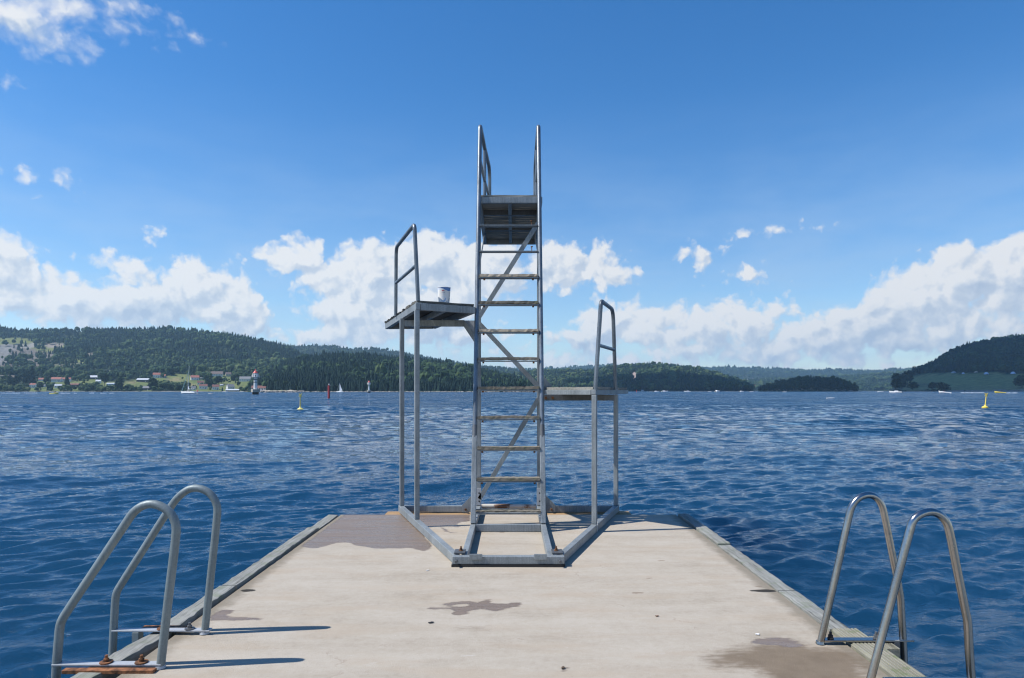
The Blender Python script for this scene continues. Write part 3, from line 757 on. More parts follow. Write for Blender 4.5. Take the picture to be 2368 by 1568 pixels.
def scatter(hill, name, n, hmin, hmax, mixr, label, t0=0.0, t1=1.04, tint=(.1, .75), lo=False, wid=1.0, seed=1, xr=None, cond=None, kindlab='forest'):
    rng = np.random.default_rng(seed)
    x0, x1 = xr or (hill.x0, hill.x1)
    px = rng.uniform(x0, x1, n); t = t0+(t1-t0)*rng.uniform(0, 1, n)
    P = hill.pos(px, t); keep = rng.uniform(0, 1, n) < hill.prob(px, P); keep &= P[:, 2] > WZ+.6
    if cond is not None: keep &= cond(px, hill.py(P), P)
    gap = fbm(P[:, 0]/45, P[:, 1]/45, seed+77, 3); keep &= (gap > .34) | (rng.uniform(0, 1, n) < .35)
    P = P[keep]; n = len(P)
    patch = fbm(P[:, 0]/90, P[:, 1]/90, seed+3, 3)
    isr = rng.uniform(0, 1, n) < np.clip(mixr+(patch-.5)*.8, 0, 1)
    h = rng.uniform(hmin, hmax, n)*(.55+.8*patch)*np.exp(rng.normal(0, .16, n)); tn = np.clip(tint[0]+(tint[1]-tint[0])*rng.uniform(0, 1, n)+(patch-.5)*.6, 0, 1)
    out = None
    for typ, sel, mt, nm in (('spruce_lo' if lo else 'spruce', ~isr, 'conifer', 'conifer_forest'), ('round', isr, 'broadleaf', 'broadleaf_forest')):
        ids = np.where(sel)[0]
        if not len(ids): continue
        VV = []; FF = []; TT = []; base = 0
        for q, (pv, pf) in enumerate(PR[typ]):
            j = ids[q::len(PR[typ])]
            if not len(j): continue
            a = rng.uniform(0, 6.28, len(j)); c, s_ = np.cos(a)[:, None], np.sin(a)[:, None]; H = h[j][:, None]; W = H*wid*rng.uniform(.8, 1.25, (len(j), 1))
            X = (pv[None, :, 0]*c-pv[None, :, 1]*s_)*W; Y = (pv[None, :, 0]*s_+pv[None, :, 1]*c)*W; Z = pv[None, :, 2]*H
            v = np.stack([X+P[j, 0][:, None], Y+P[j, 1][:, None], Z+P[j, 2][:, None]-.8], -1)
            VV.append(v.reshape(-1, 3)); FF.append((pf[None]+(np.arange(len(j))*len(pv))[:, None, None]+base).reshape(-1, 3)); TT.append(np.repeat(tn[j], len(pv))); base += len(j)*len(pv)
        o = big_mesh(nm, np.concatenate(VV), np.concatenate(FF), M[mt], {'tint': ('FLOAT', np.concatenate(TT))})
        tag(o, ('dark pointed conifers ' if typ.startswith('spruce') else 'rounded leafy trees ')+label, kindlab, kind='stuff')

GRASS = (.145, .165, .065); DRY = (.20, .18, .095); ROCK = (.185, .18, .178); SCREE = (.145, .13, .115); PINK = (.36, .28, .25)
zA = [(8, 816, 78, 30, ROCK, .04), (78, 820, 52, 24, SCREE, .14), (62, 797, 26, 8, (.25, .24, .22), .05), (118, 806, 42, 9, GRASS, .12), (20, 789, 60, 7, GRASS, .05), (122, 798, 22, 5, (.24, .21, .19), .05),
      (206, 821, 16, 6, SCREE, .0), (88, 845, 14, 18, SCREE, .12), (150, 848, 48, 14, (.15, .155, .11), .40), (28, 858, 40, 20, SCREE, .42), (245, 861, 42, 5.5, ROCK, .12), (172, 834, 30, 5, GRASS, .2),
      (130, 877, 24, 6, GRASS, .18), (145, 892, 26, 5, DRY, .15), (205, 885, 40, 9, GRASS, .30), (262, 893, 34, 9, GRASS, .10), (320, 889, 34, 11, GRASS, .05), (322, 884, 28, 3.5, DRY, .0), (372, 878, 24, 8, (.16, .155, .11), .05), (420, 875, 34, 13, GRASS, .02),
      (405, 878, 16, 4, DRY, .0), (452, 888, 20, 8, DRY, .03), (470, 862, 36, 4, GRASS, .1), (505, 873, 40, 5, GRASS, .1), (550, 894, 36, 9, GRASS, .03), (500, 898, 40, 5, GRASS, .08), (530, 884, 60, 5, GRASS, .25), (575, 886, 20, 5, GRASS, .08), (95, 899, 40, 4, GRASS, .2)]
HOUSES = [
  (70, 83, 896.5, 887, 'white', 'roof_red', 'two storey white house with an orange red roof close to the left shore', 12, .6, .28, dict()),
  (90, 104, 880.8, 874, 'white', 'roof_red', 'low white cottage with an orange roof behind trees, left of the long red roofed house', 20, .6, .5, dict(nwin=2)),
  (120, 142, 882.8, 872.6, 'white', 'roof_red', 'long white house under a bright red roof above the left shore', 18, .55, .45, dict(nwin=5)),
  (145, 164, 881.2, 873.5, 'white', 'roof_red', 'white house with a red roof half hidden behind a dark tree', 24, .6, .45, dict()),
  (97, 105, 895.4, 889.5, 'white', 'roof_grey', 'small white cottage with a grey roof right of the two storey shore house', 10, .7, .4, dict(nwin=2)),
  (127, 143, 896.5, 888.5, 'white', 'roof_pale', 'pale white house with a light grey roof above the yellow boat', 25, .6, .45, dict()),
  (160, 183, 894.6, 887, 'brown_wall', 'roof_dull', 'long dark brown house with a white terrace wall near the left shore', 5, .4, .35, dict(nwin=4)),
  (208, 227, 876.8, 868.4, 'brown_wall', 'roof_pale', 'brown house with a pale grey roof above the white cottage', 15, .6, .5, dict()),
  (222, 233.5, 886.3, 879, 'white', 'roof_pale', 'white cottage alone among trees below the brown pale roofed house', 15, .7, .4, dict(nwin=2)),
  (248, 265, 891, 885.6, 'blue_wall', 'roof_pale', 'long low pale blue house between two tall dark trees', 3, .45, .35, dict(nwin=4)),
  (354, 371, 873.8, 862.3, 'white', 'roof_red', 'large white villa with tall gable and red roof on the hillside', 18, .55, .40, dict(chim=2)),
  (369, 383, 874.0, 866.3, 'grey_wall', 'roof_red', 'lower wing with a red roof joined to the large white villa', 3, .55, .5, dict(chim=0)),
  (318, 345, 883.3, 875.4, 'brown_wall', 'roof_pale', 'long black house with a pale metal roof below the large villa', 2, .4, .40, dict(nwin=5)),
  (331, 346, 902.8, 893.2, 'brown_wall', 'roof_grey', 'dark wooden hut with a grey roof standing by the water', 8, .6, .45, dict(nwin=2)),
  (440, 461, 879, 868.4, 'white', 'roof_red', 'white house with a sunlit gable and red roof beside the yacht mast', 32, .7, .45, dict()),
  (461, 470, 877.8, 873.4, 'white', 'roof_pale', 'low white annex right of the sunlit gabled house', 5, .6, .3, dict(nwin=2, chim=0)),
  (456, 471.6, 889.3, 881, 'white', 'roof_dull', 'white dark roofed house, the upper of the pair above the yacht boom', 25, .6, .5, dict()),
  (460, 480, 899.8, 888.6, 'white', 'roof_dull', 'white dark roofed house, the lower of the pair above the yacht boom', 22, .6, .40, dict(chim=2)),
  (490, 507, 901.5, 890, 'white', 'roof_dull', 'tall white house with a dull red roof standing alone near the boathouse', 22, .7, .40, dict()),
  (523, 542, 900.3, 888.6, 'white', 'roof_grey', 'white house with a grey roof and tall gable above the boathouse', 40, .8, .5, dict()),
  (523, 553, 905.3, 900.0, 'grey_wall', 'roof_pale', 'long low grey boathouse on the waterline', 4, .3, .45, dict(nwin=7, chim=0)),
  (509, 516, 892.8, 889, 'white', 'roof_pale', 'tiny white shed between the dull red roofed and grey roofed houses', 4, .6, .3, dict(nwin=1, chim=0)),
  (468, 488, 868.6, 860, 'cream', 'roof_grey', 'cream house with a grey roof, leftmost of the row of three high on the hillside', 30, .7, .5, dict()),
  (489, 515.5, 869.8, 859.7, 'white', 'roof_brown', 'wide villa with a long brown roof, middle one of the high row of three', 15, .5, .60, dict(nwin=5, chim=2)),
  (520.5, 535, 869.8, 861, 'cream', 'roof_brown', 'small cream house, rightmost of the high row of three', 30, .8, .5, dict(nwin=2)),
  (554, 580, 882, 871, 'white', 'roof_grey', 'large pale villa with a grey roof left of the larger lighthouse lantern', 12, .5, .48, dict(nwin=5)),
  (441, 453, 901.4, 893.6, 'white', 'roof_grey', 'small white house with a grey roof just behind the yacht boom', 30, .8, .45, dict(nwin=2))]
for row in HOUSES: zA.append(((row[0]+row[1])/2, row[2]+3.6, (row[1]-row[0])*.66+2, 6.8, (.13, .16, .06), .02))
A = Hill('hill_terrain', [(-420,762),(-300,760),(-100,758),(0,757.5),(42,760),(87,761),(180,760),(250,757.5),(312,754),(375,755),(450,761),(525,768.6),(592,779),(640,790.6),(656,795),(690,812),(730,832),(790,862),(850,900)], 1085, 2350, 1.45, 15, 11, 3.0, 70, .10, zones=zA)
A2 = Hill('far_ridge', [(480,840),(540,815),(600,801),(656,796.5),(730,795),(795,800),(822,804),(868,803.4),(913,808),(953,815),(1028,829.5),(1090,840),(1119,844),(1189,852),(1243,860),(1330,880),(1400,899)], 2200, 3700, 1.2, 15, 23, 5, 30)
B = Hill('wooded_headland', [(560,902),(590,884),(620,858),(650,840),(666,833.5),(703,826),(721,819),(758,814.4),(831,813.5),(886,819),(953,824.5),(974,831),(1030,838),(1090,848),(1140,860),(1175,872),(1215,886),(1260,902)], 860, 1480, 1.05, 14, 31, 4, 40, .12,
   zones=[(715, 853, 7, 3, ROCK, .1), (760, 849, 22, 4, ROCK, .25), (800, 841, 18, 3, PINK, .3)])
D = Hill('wooded_hill', [(1060,895),(1110,880),(1174,866),(1213,858.5),(1256,855),(1321,854),(1375,852.6),(1442,843.7),(1500,839.5),(1562,842.4),(1603,850),(1656,860.6),(1697,874),(1723,887),(1745,902)], 1500, 2600, 1.1, 14, 41, 4, 36, .12,
   zones=[(1467, 866, 6, 6, PINK, 0), (1467, 878, 5, 9, PINK, 0), (1480, 862, 8, 1.6, PINK, .1), (1470, 897, 22, 5, (.09, .11, .05), .25), (1339, 872.5, 7, 2, PINK, .0), (1512, 886, 5, 2.2, SCREE, .1)])
E = Hill('distant_ridge', [(900,856),(1000,850),(1119,848),(1189,850.5),(1243,852),(1300,848),(1375,844.5),(1407,842),(1441,841.5),(1500,843),(1589,846),(1616,850),(1683,846.4),(1764,849.4),(1814,850.7),(1862,854.7),(1937,852),(2028,856),(2068,851),(2111,850.5),(2200,848),(2500,846),(2900,842)], 4300, 6400, 1.1, 14, 53, 8, 24)
E2 = Hill('distant_foothills', [(1600,901),(1660,885),(1700,878),(1760,874),(1850,873),(1960,868),(2040,862),(2100,858),(2250,858),(2500,860)], 3000, 4300, 1.0, 14, 57, 7, 20, zones=[(1740, 873, 42, 5, (.10, .11, .07), .15)])
ISL = Hill('islet_ground', [(1752,904.3),(1757,894.5),(1766,889.5),(1787,882.8),(1840,875.2),(1881,872),(1926,874.8),(1961,882.8),(1982,896),(1991,904.4)], 1330, 1420, .55, 9, 61, 3, 14, .05, zones=[(1793, 889, 9, 3, ROCK, .2)])
zG = [(2250, 882, 190, 19, (.25, .235, .095), .0), (2550, 882, 190, 20, (.25, .235, .095), .02), (2115, 895, 40, 10, (.20, .17, .085), .02), (2250, 898, 150, 5, (.24, .22, .10), 0)]
GH = Hill('right_headland', [(2056,904),(2062,897),(2085,880),(2100,866),(2116,858),(2129,848),(2188,815),(2242,792),(2282,786),(2322,778),(2367,772),(2450,762),(2600,752),(2900,745),(3100,760)], 1150, 2050, 1.15, 14, 71, 4, 50, .05, zones=zG)

scatter(A, 'f', 15000, 11, 19, .10, 'covering the upper slopes of the hill on the left', .55, 1.03, (.05, .65), seed=1)
scatter(A, 'f', 13000, 9, 17, .46, 'covering the middle slopes of the hill on the left', .22, .58, (.1, .85), seed=13)
scatter(A, 'f', 6000, 4.5, 10, .88, 'between the houses at the foot of the left hill', .004, .30, (.25, .95), seed=2, wid=1.05)
scatter(A2, 'f', 9000, 12, 19, .12, 'on the bluish ridge behind the wooded headland', .15, 1.03, (.0, .6), lo=True, seed=3, wid=1.25)
scatter(B, 'f', 14000, 9, 17, .10, 'covering the dark headland behind the left platform posts', .005, 1.03, (.0, .55), seed=4)
scatter(D, 'f', 14000, 11, 18, .20, 'covering the hill behind the right platform', .005, 1.03, (.1, .8), lo=True, seed=5, wid=1.2)
scatter(E, 'f', 15000, 15, 24, .10, 'on the most distant blue ridge', .2, 1.03, (.1, .6), lo=True, seed=6, wid=2.0)
scatter(E2, 'f', 9000, 12, 20, .35, 'on the hazy low hills behind the islet', .0, 1.03, (.1, .7), lo=True, seed=7, wid=1.5)
scatter(ISL, 'f', 1700, 7, 12, .45, 'covering the small dark islet', .02, 1.1, (.0, .35), seed=8)
scatter(GH, 'f', 16000, 10, 18, .35, 'covering the dark hill on the right', .24, 1.03, (.0, .35), seed=9, cond=lambda px, py, P: (py < 862.5))
scatter(GH, 'f', 1500, 1.2, 3.0, 1.0, 'making low scrub on the grassy bank at the right', .02, .3, (.1, .5), seed=10, wid=1.6, xr=(2080, 3000), kindlab='scrub', cond=lambda px, py, P: (px*7.3 % 5) < 3)
GH_scrub = None

# rocks along the shores
def boulders(name, pts, smin, smax, seed, label):
    rng = np.random.default_rng(seed); VV = []; FF = []; base = 0
    bm = bmesh.new(); bmesh.ops.create_icosphere(bm, subdivisions=1, radius=1); pv = np.array([v.co[:] for v in bm.verts]); pf = np.array([[v.index for v in f.verts] for f in bm.faces]); bm.free()
    for p in pts:
        s = rng.uniform(smin, smax)*np.array([rng.uniform(.8, 1.7), rng.uniform(.8, 1.3), rng.uniform(.5, .9)])
        VV.append(pv*s*rng.uniform(.75, 1.2, (len(pv), 1))+np.array(p)); FF.append(pf+base); base += len(pv)
    o = big_mesh(name, np.concatenate(VV), np.concatenate(FF), M['rock']); tag(o, label, 'rocks', kind='stuff')
rg = np.random.default_rng(5)
def shore_pts(h, x0, x1, n, tmax): 
    px = rg.uniform(x0, x1, n); t = rg.uniform(0, 1, n)**1.4*tmax; return h.pos(px, t)
boulders('shore_rocks', np.concatenate([shore_pts(GH, 2080, 2200, 500, .012), shore_pts(GH, 2190, 2900, 3500, .038)]), .4, 1.3, 1, 'grey boulders along the foot of the grassy bank at the right')
boulders('shore_rocks', np.concatenate([shore_pts(A, 0, 650, 900, .008), shore_pts(A, 370, 470, 250, .012)]), .4, 1.2, 2, 'pale boulders along the waterline under the village')
boulders('shore_rocks', np.concatenate([shore_pts(B, 680, 1250, 700, .012), shore_pts(ISL, 1755, 1990, 160, .1), shore_pts(D, 1400, 1740, 400, .012)]), .5, 1.3, 3, 'dark boulders along the foot of the headland and islet')
def spit():
    px = np.linspace(592, 712, 60); t = np.linspace(0, 1, 16); PX, T = np.meshgrid(px, t)
    Y = 735+T*150; X = (PX-CX)/FX*Y; env = np.clip(np.minimum((PX-592)/18, (712-PX)/40), 0, 1)
    z = WZ-.4+env*(np.sin(np.clip(T*1.3, 0, 1)*math.pi*.5)*2.6*(.5+fbm(X/9, Y/9, 4, 4)))
    V = np.stack([X, Y, z], -1).reshape(-1, 3)
    g = (fbm(X/14, Y/10, 6, 3) > .54) & (T > .35); col = np.where(g[..., None], np.array(GRASS), np.array([.42, .38, .32]))
    o = big_mesh('rocky_spit', V, grid_faces(*PX.shape), M['ground'], {'ground': ('FLOAT_COLOR', np.concatenate([col.reshape(-1, 3), np.ones((PX.size, 1))], 1))}); tag(o, kind='structure')
    n = 260; q = rg.uniform(600, 704, n); tt = rg.uniform(0, .6, n); Yq = 735+tt*150
    boulders('shore_rocks', np.stack([(q-CX)/FX*Yq, Yq, WZ+.3+rg.uniform(0, 1.0, n)], -1), .5, 1.5, 6, 'pale boulders on the low rocky spit beside the larger lighthouse')
spit()

# ------------------------------------------------------------------ single trees
def tree_proto(seed, shape):
    rng = np.random.default_rng(seed); V = []; F = []; T = []
    n = 420
    lob = [(rng.uniform(-.20, .20), rng.uniform(-.20, .20), rng.uniform(.32, .80), rng.uniform(.15, .26)) for _ in range(7)]+[(0, 0, .60, .27)]
    for i in range(n):
        if shape == 'round':
            lx, ly, lz, lr = lob[rng.integers(len(lob))]; d = rng.normal(0, 1, 3); d /= np.linalg.norm(d); q = lr*rng.uniform(.55, 1.05); c = np.array([lx, ly, lz])+d*q*np.array([1, 1, 1.05])
        else:
            z = rng.uniform(.08, 1.0); rr = (.24 if shape == 'cone' else .34)*(1-z)**.8+.015; a = rng.uniform(0, 6.28); q = rr*math.sqrt(rng.uniform(.2, 1)); c = np.array([q*math.cos(a), q*math.sin(a), z])
        b = len(V); s = .055
        for k in range(4): V.append(tuple(c+rng.normal(0, s, 3)))
        F += [(b, b+1, b+2), (b, b+2, b+3), (b, b+3, b+1), (b+1, b+3, b+2)]; t = np.clip(rng.normal(.42, .22), 0, 1); T += [t]*4
    return np.array(V), np.array(F), np.array(T)
TP = {}
def single_tree(P, h, w, shape, label, group, mat='broadleaf', seed=0, name='tree', dark=0.0):
    key = (shape, mat, seed % 3, dark)
    root = thing(name, P, label, 'tree' if name != 'bush' else 'bush', group)
    if key not in TP:
        V, F, Tn = tree_proto(seed % 3+50, shape)
        o = big_mesh('crown', V, F, M[mat], {'tint': ('FLOAT', np.clip(Tn-dark, 0, 1))}); TP[key] = o.data
        tb = MB()
        tb.tube([(0, 0, -.08), (.005, 0, .2), (-.01, .01, .45), (0, 0, .75)], [.030, .024, .016, .006], 7)
        for a in (0, 2.1, 4.2): tb.tube([(0, 0, .3), (.10*math.cos(a), .10*math.sin(a), .45), (.19*math.cos(a), .19*math.sin(a), .58)], [.012, .008, .004], 5)
        t_ = tb.build('trunk', M['bark']); TP[(key, 't')] = t_.data
        bpy.data.objects.remove(t_)
    else:
        o = bpy.data.objects.new('crown', TP[key]); COL.objects.link(o)
    o.parent = root; t_ = bpy.data.objects.new('trunk', TP[(key, 't')]); COL.objects.link(t_); t_.parent = root
    root.scale = (w/.9, w/.9, h); root.rotation_euler = (0, 0, seed*1.7)
    return root
def tree_px(hill, x, ybase, ytop, wpx, shape, label, group, **k):
    P = hill.find(x, ybase); s = P.y/FX
    return single_tree(P+Vector((0, 0, -.5)), (ybase-ytop)*s*1.05, wpx*s*1.15, shape, label, group, **k)
gL = 'single trees along the left shore'; gR = 'single trees on the right headland'
for i, (x, yb, yt, w, sh, lab) in enumerate([
  (75, 893, 851, 20, 'cone', 'tall dark spruce rising behind the red roofed house by the left shore'), (60, 892, 856, 24, 'round', 'broad dark tree just left of the tall spruce above the left shore'),
  (40, 895, 866, 20, 'round', 'dark tree near the left edge of the photo above the shore'), (26, 896, 870, 18, 'round', 'smaller dark tree at the left edge above the shore'),
  (93, 899, 884, 15, 'round', 'rounded bushy tree right of the red roofed shore house'), (108, 890, 874, 13, 'round', 'dark tree below the orange roofed cottage'),
  (155, 897, 872, 14, 'round', 'dark tree hiding the reddish house above the left shore'), (140, 903, 892, 15, 'round', 'low leafy tree behind the yellow boat'),
  (173, 903, 893, 12, 'round', 'low tree in front of the brown house'), (205, 904, 890, 24, 'round', 'wide green bushy tree on the shore right of the brown house'), (222, 904, 894, 16, 'round', 'low bushy tree at the foot of the white cottage'),
  (242, 893, 863, 20, 'round', 'tall dark tree beside the pale blue house'), (275, 903, 874, 22, 'round', 'tall dark broad tree on the shore right of the pale blue house'),
  (354, 903, 876, 24, 'round', 'large dark rounded tree right of the dark shore hut'), (378, 903, 886, 20, 'round', 'green tree on the shore left of the sailing yacht mast'), (396, 903, 889, 20, 'round', 'green rounded tree in front of the grassy knoll'),
  (414, 905, 890, 16, 'round', 'dark tree seen through the rigging of the yacht'), (432, 904, 891, 14, 'round', 'leafy tree just right of the yacht mast'), (484, 897, 874, 18, 'round', 'dense green tree above the red roofed shore houses'), (505, 888, 870, 20, 'round', 'dark tree below the brown roofed villa'),
  (405, 860, 838, 26, 'round', 'large dark crown above the big red roofed villa'), (395, 868, 851, 16, 'round', 'dark tree right of the big red roofed villa'), (446, 866, 846, 18, 'round', 'yellowish green tree above the white gabled house'),
  (552, 893, 882, 10, 'round', 'small round tree on the grass slope left of the larger lighthouse'), (540, 882, 867, 14, 'round', 'dark tree left of the grey villa')]):
    tree_px(A, x, yb, yt, w, sh, lab, gL, seed=i, mat='conifer' if sh == 'cone' else 'broadleaf', dark=.22 if 'dark' in lab else 0.0)
for i, (x, yb, yt, w, lab) in enumerate([(684, 904, 889, 22, 'bright green rounded tree on the shore left of the red sea mark'), (636, 901, 878, 18, 'light green tall leafy tree behind the rocky spit'), (660, 903, 880, 18, 'light green tree between the spit and the red sea mark'), (712, 904, 886, 18, 'dull green tree behind the red sea mark')]):
    tree_px(B, x, yb, yt, w, 'round', lab, 'leafy trees below the headland', seed=i+3)
for i, (x, yb, yt, w, nm, lab) in enumerate([
  (2071, 904.6, 865, 27, 'tree', 'dark broad tree at the very tip of the right headland'), (2098, 893, 857, 27, 'tree', 'dark tall tree behind the tip of the right headland'), (2115, 868, 848, 14, 'tree', 'small dark tree on the skyline where the right hill begins'),
  (2110, 902, 883, 24, 'bush', 'wide dark bush left of the two shore bushes'), (2156, 904, 884, 25, 'bush', 'dark rounded bush behind the left of the two speeding boats'), (2181, 904, 885, 29, 'bush', 'wider rounded bush just right of the dark one on the shore'), (2362, 897, 869, 34, 'bush', 'big dark bush at the right edge of the photo'),
  (2136, 862, 846, 12, 'tree', 'small dark tree on the rising skyline of the right hill'), (2084, 899, 868, 25, 'tree', 'dark tree squeezed between the two big trees of the right headland tip'), (2124, 868, 850, 18, 'tree', 'dark tree between the skyline tree and the hill on the right')]):
    tree_px(GH, x, yb, yt, w, 'round', lab, gR, seed=i+1, name=nm, dark=.30)

# ------------------------------------------------------------------ houses
def house(P, w, d, hw, hr, rz, wall, roof, label, chim=1, nwin=3, group='houses along the fjord', hip=0.0, name='house', gablewin=True):
    r = thing(name, P, label, 'house' if name == 'house' else name.replace('_', ' '), group, rz)
    x = w/2; y = d/2
    b = MB(); b.add([(-x,-y,-2.5),(x,-y,-2.5),(x,y,-2.5),(-x,y,-2.5),(-x,-y,hw),(x,-y,hw),(x,y,hw),(-x,y,hw),(-x+hip,0,hw+hr),(x-hip,0,hw+hr)],
          [(0,3,2,1),(0,1,5,4),(2,3,7,6),(1,2,6,9,5) if not hip else (1,2,6,5),(3,0,4,8,7) if not hip else (3,0,4,7),(4,5,9,8),(6,7,8,9)]+([(5,6,9),(7,4,8)] if hip else []))
    b.build('wall', M[wall], r, world=False)
    e = .35; t = .22; k = hr/y; q = MB(); ridge = hw+hr+.06
    for sg in (-1, 1):
        ye = sg*(y+e); ze = hw-e*k+.06
        q.prism([(-x-e+0, ye, ze), (x+e, ye, ze), (x+e-hip, 0, ridge), (-x-e+hip, 0, ridge)], (0, 0, t))
    if hip:
        for sg in (-1, 1): q.prism([(sg*(x+e), -y-e, hw-e*k+.06), (sg*(x+e), y+e, hw-e*k+.06), (sg*(x+e-hip), 0, ridge)], (0, 0, t*.98))
    ro = q.build('roof', M[roof], r, world=False)
    for c in range(chim):
        cx = (-.25+.5*c)*w; MB().box((cx-.4, -.4, hw+hr-.7), (cx+.4, .4, hw+hr+1.0)).build('chimney', M['white' if wall == 'white' else 'concrete'], ro, world=False)
    for i in range(nwin):
        cx = -x+w*(i+.5)/nwin; z0 = hw*.35
        f = MB().box((cx-.65, -y-.06, z0), (cx+.65, -y+.1, min(hw-.25, z0+1.5))).build('window', M['glass_dark'], r, world=False)
        MB().box((cx-.05, -y-.09, z0), (cx+.05, -y-.062, min(hw-.25, z0+1.5))).build('mullion', M['white'], f, world=False)
    if nwin and gablewin:
        for z0 in ([1.2] if hw < 4 else [1.2, 3.9]): MB().box((-x-.06, -.7, z0), (-x+.1, .7, z0+1.3)).build('window', M['glass_dark'], r, world=False)
    MB().box((x*.55-.5, -y-.05, 0), (x*.55+.5, -y+.1, 2.1)).build('door', M['brown_wall' if wall != 'brown_wall' else 'white'], r, world=False)
    return r
def house_px(hill, x0, x1, yb, yt, wall, roof, label, rz=25, df=.62, rf=.42, **k):
    xm = (x0+x1)/2; P = hill.find(xm, yb); s = P.y/FX; W = (x1-x0)*s; H = (yb-yt)*s; a = math.radians(abs(rz))
    w = W/(math.cos(a)+df*math.sin(a)); return house(P, w, w*df, H*(1-rf), H*rf, math.radians(rz), wall, roof, label, **k)
for row in HOUSES:
    house_px(A, *row[:4], *row[4:7], rz=row[7], df=row[8], rf=row[9], **row[10])
def house_at(x0, x1, yb, yt, Y, wall, roof, label, rz=10, df=.6, rf=.45, **k):
    P = at((x0+x1)/2, yb, Y); s = Y/FX; a = math.radians(abs(rz)); w = (x1-x0)*s/(math.cos(a)+df*math.sin(a)); H = (yb-yt)*s
    return house(P, w, w*df, H*(1-rf), H*rf, math.radians(rz), wall, roof, label, **k)
house_at(582.5, 615, 902.4, 892.2, 880, 'white', 'roof_dull', 'long white boathouse with a dark red roof behind the larger lighthouse', 8, .35, .5, nwin=6, chim=0)
house_px(B, 637, 652, 902, 897, 'roof_dull', 'roof_dull', 'small red boathouse at the edge of the trees behind the rocky spit', rz=5, df=.5, rf=.5, nwin=1, chim=0)
house_px(D, 1450.5, 1462.5, 900.5, 893.3, 'white', 'roof_pale', 'white house at the foot of the pink cliff beyond the right platform', rz=20, df=.7)
house_px(D, 1475, 1479, 893.8, 890.8, 'white', 'roof_grey', 'tiny white house above and right of the white one under the cliff', rz=20, df=.7, nwin=0, chim=0)
house_px(D, 1509.5, 1515.5, 886.9, 883.5, 'white', 'roof_pale', 'small white cabin alone in the forest right of the pink cliff', rz=10, df=.7, nwin=0, chim=0)
house_px(D, 1482.5, 1487.5, 905, 902, 'white', 'roof_pale', 'tiny white boathouse on the shore under the pink cliff', rz=10, df=.7, nwin=0, chim=0)
house_px(D, 1333, 1345, 873.5, 869, 'cream', 'roof_brown', 'long cream cabin in the forest left of the right platform rail', rz=5, df=.4, nwin=4)
r_ = random.Random(4)
vs = []
for k in range(16): vs.append((1697+k*3.2+r_.uniform(-1, 1), 871.6+r_.uniform(-1.6, 1.8)+k*.08))
for k in range(13): vs.append((1748+k*3.0+r_.uniform(-1, 1), 874.5+r_.uniform(-1.6, 1.8)+k*.12))
proto = None
for (x, y) in vs:
    P = E2.find(x, y)
    if proto is None:
        proto = house(P, 9, 7, 4.2, 2.6, .3, 'white', 'roof_grey', 'tiny white house in the distant hillside village behind the islet', nwin=0, chim=0, group='houses of the distant village')
    else:
        c = dup(proto, P, r_.uniform(-.6, .9), r_.uniform(.7, 1.5))
for (x, y, s) in ((1714, 878.5, 1.5), (1713.5, 884, 1.6), (1717, 880.5, 1.3)):
    dup(proto, E2.find(x, y), .4, s)
house_px(E2, 1740.5, 1748, 897.9, 890, 'white', 'roof_dull', 'tall white and red block left of the islet tip', rz=25, df=.6, rf=.25, nwin=3)

# ------------------------------------------------------------------ lighthouses
def lighthouse(P, s, rz, label):
    r = thing('lighthouse', P, label, 'lighthouse', 'lighthouses', rz, s)
    W = lambda mb, n, m, p=r, **k: mb.build(n, m, p, world=False, **k)
    ft = MB()
    for a in range(6): ft.tube([(1.25*math.cos(a*math.pi/3+.3), 1.25*math.sin(a*math.pi/3+.3), -2.0), (1.25*math.cos(a*math.pi/3+.3), 1.25*math.sin(a*math.pi/3+.3), 1.25)], .42, 10)
    W(ft, 'pile', M['dark_steel'])
    W(MB().lathe([(2.3, 1.18), (2.3, 2.75), (2.22, 2.85)], 6), 'plinth', M['concrete'], bevel=.04)
    tw = W(MB().lathe([(.98, 2.85), (.88, 9.2)], 28), 'tower', M['white'], smooth=True)
    for z in (6.40, 7.75): W(MB().lathe([(.965, z), (.955, z+.40)], 28), 'band', M['green_band'], tw, smooth=True)
    gl = W(MB().lathe([(1.0, 9.15), (2.1, 9.25), (2.12, 9.36), (1.0, 9.38)], 28), 'gallery', M['white'])
    rl = MB()
    for k in range(12):
        a = k*math.pi/6; rl.tube([(2.02*math.cos(a), 2.02*math.sin(a), 9.3), (2.02*math.cos(a), 2.02*math.sin(a), 10.45)], .035, 6)
    for z in (9.85, 10.45): rl.tube([(2.02*math.cos(k*math.pi/18), 2.02*math.sin(k*math.pi/18), z) for k in range(37)], .035, 6)
    W(rl, 'railing', M['white'], gl)
    ln = W(MB().lathe([(1.48, 9.38), (1.48, 11.25)], 8), 'lantern_room', M['white'])
    W(MB().tube([(.16, -1.36, 9.95), (.16, -1.50, 9.95)], .36, 16), 'window', M['glass_dark'], ln)
    W(MB().box((-1.02, -1.20, 9.5), (-.82, -1.12, 11.1)), 'door', M['grey_wall'], ln)
    W(MB().lathe([(1.22, 11.25), (1.22, 11.5)], 16), 'lamp_glass', M['glass_dark'], ln)
    rf = W(MB().lathe([(1.42, 11.45), (1.40, 11.56), (.62, 12.55), (.24, 12.95), (.22, 13.15)], 24), 'roof', M['pink_red'])
    W(MB().lathe([(.22, 13.1), (.30, 13.25), (.2, 13.42), (.03, 13.75)], 12), 'finial', M['pink_red'], rf)
    return r
P1 = wpos(590.6, 912.0); lighthouse(P1, 1.0, .25, 'larger white lighthouse with red cone roof standing in the water before the red roofed boathouse')
P2 = wpos(853, 908.6); lighthouse(P2, .80, .25, 'smaller white lighthouse with red roof standing in front of the dark headland')

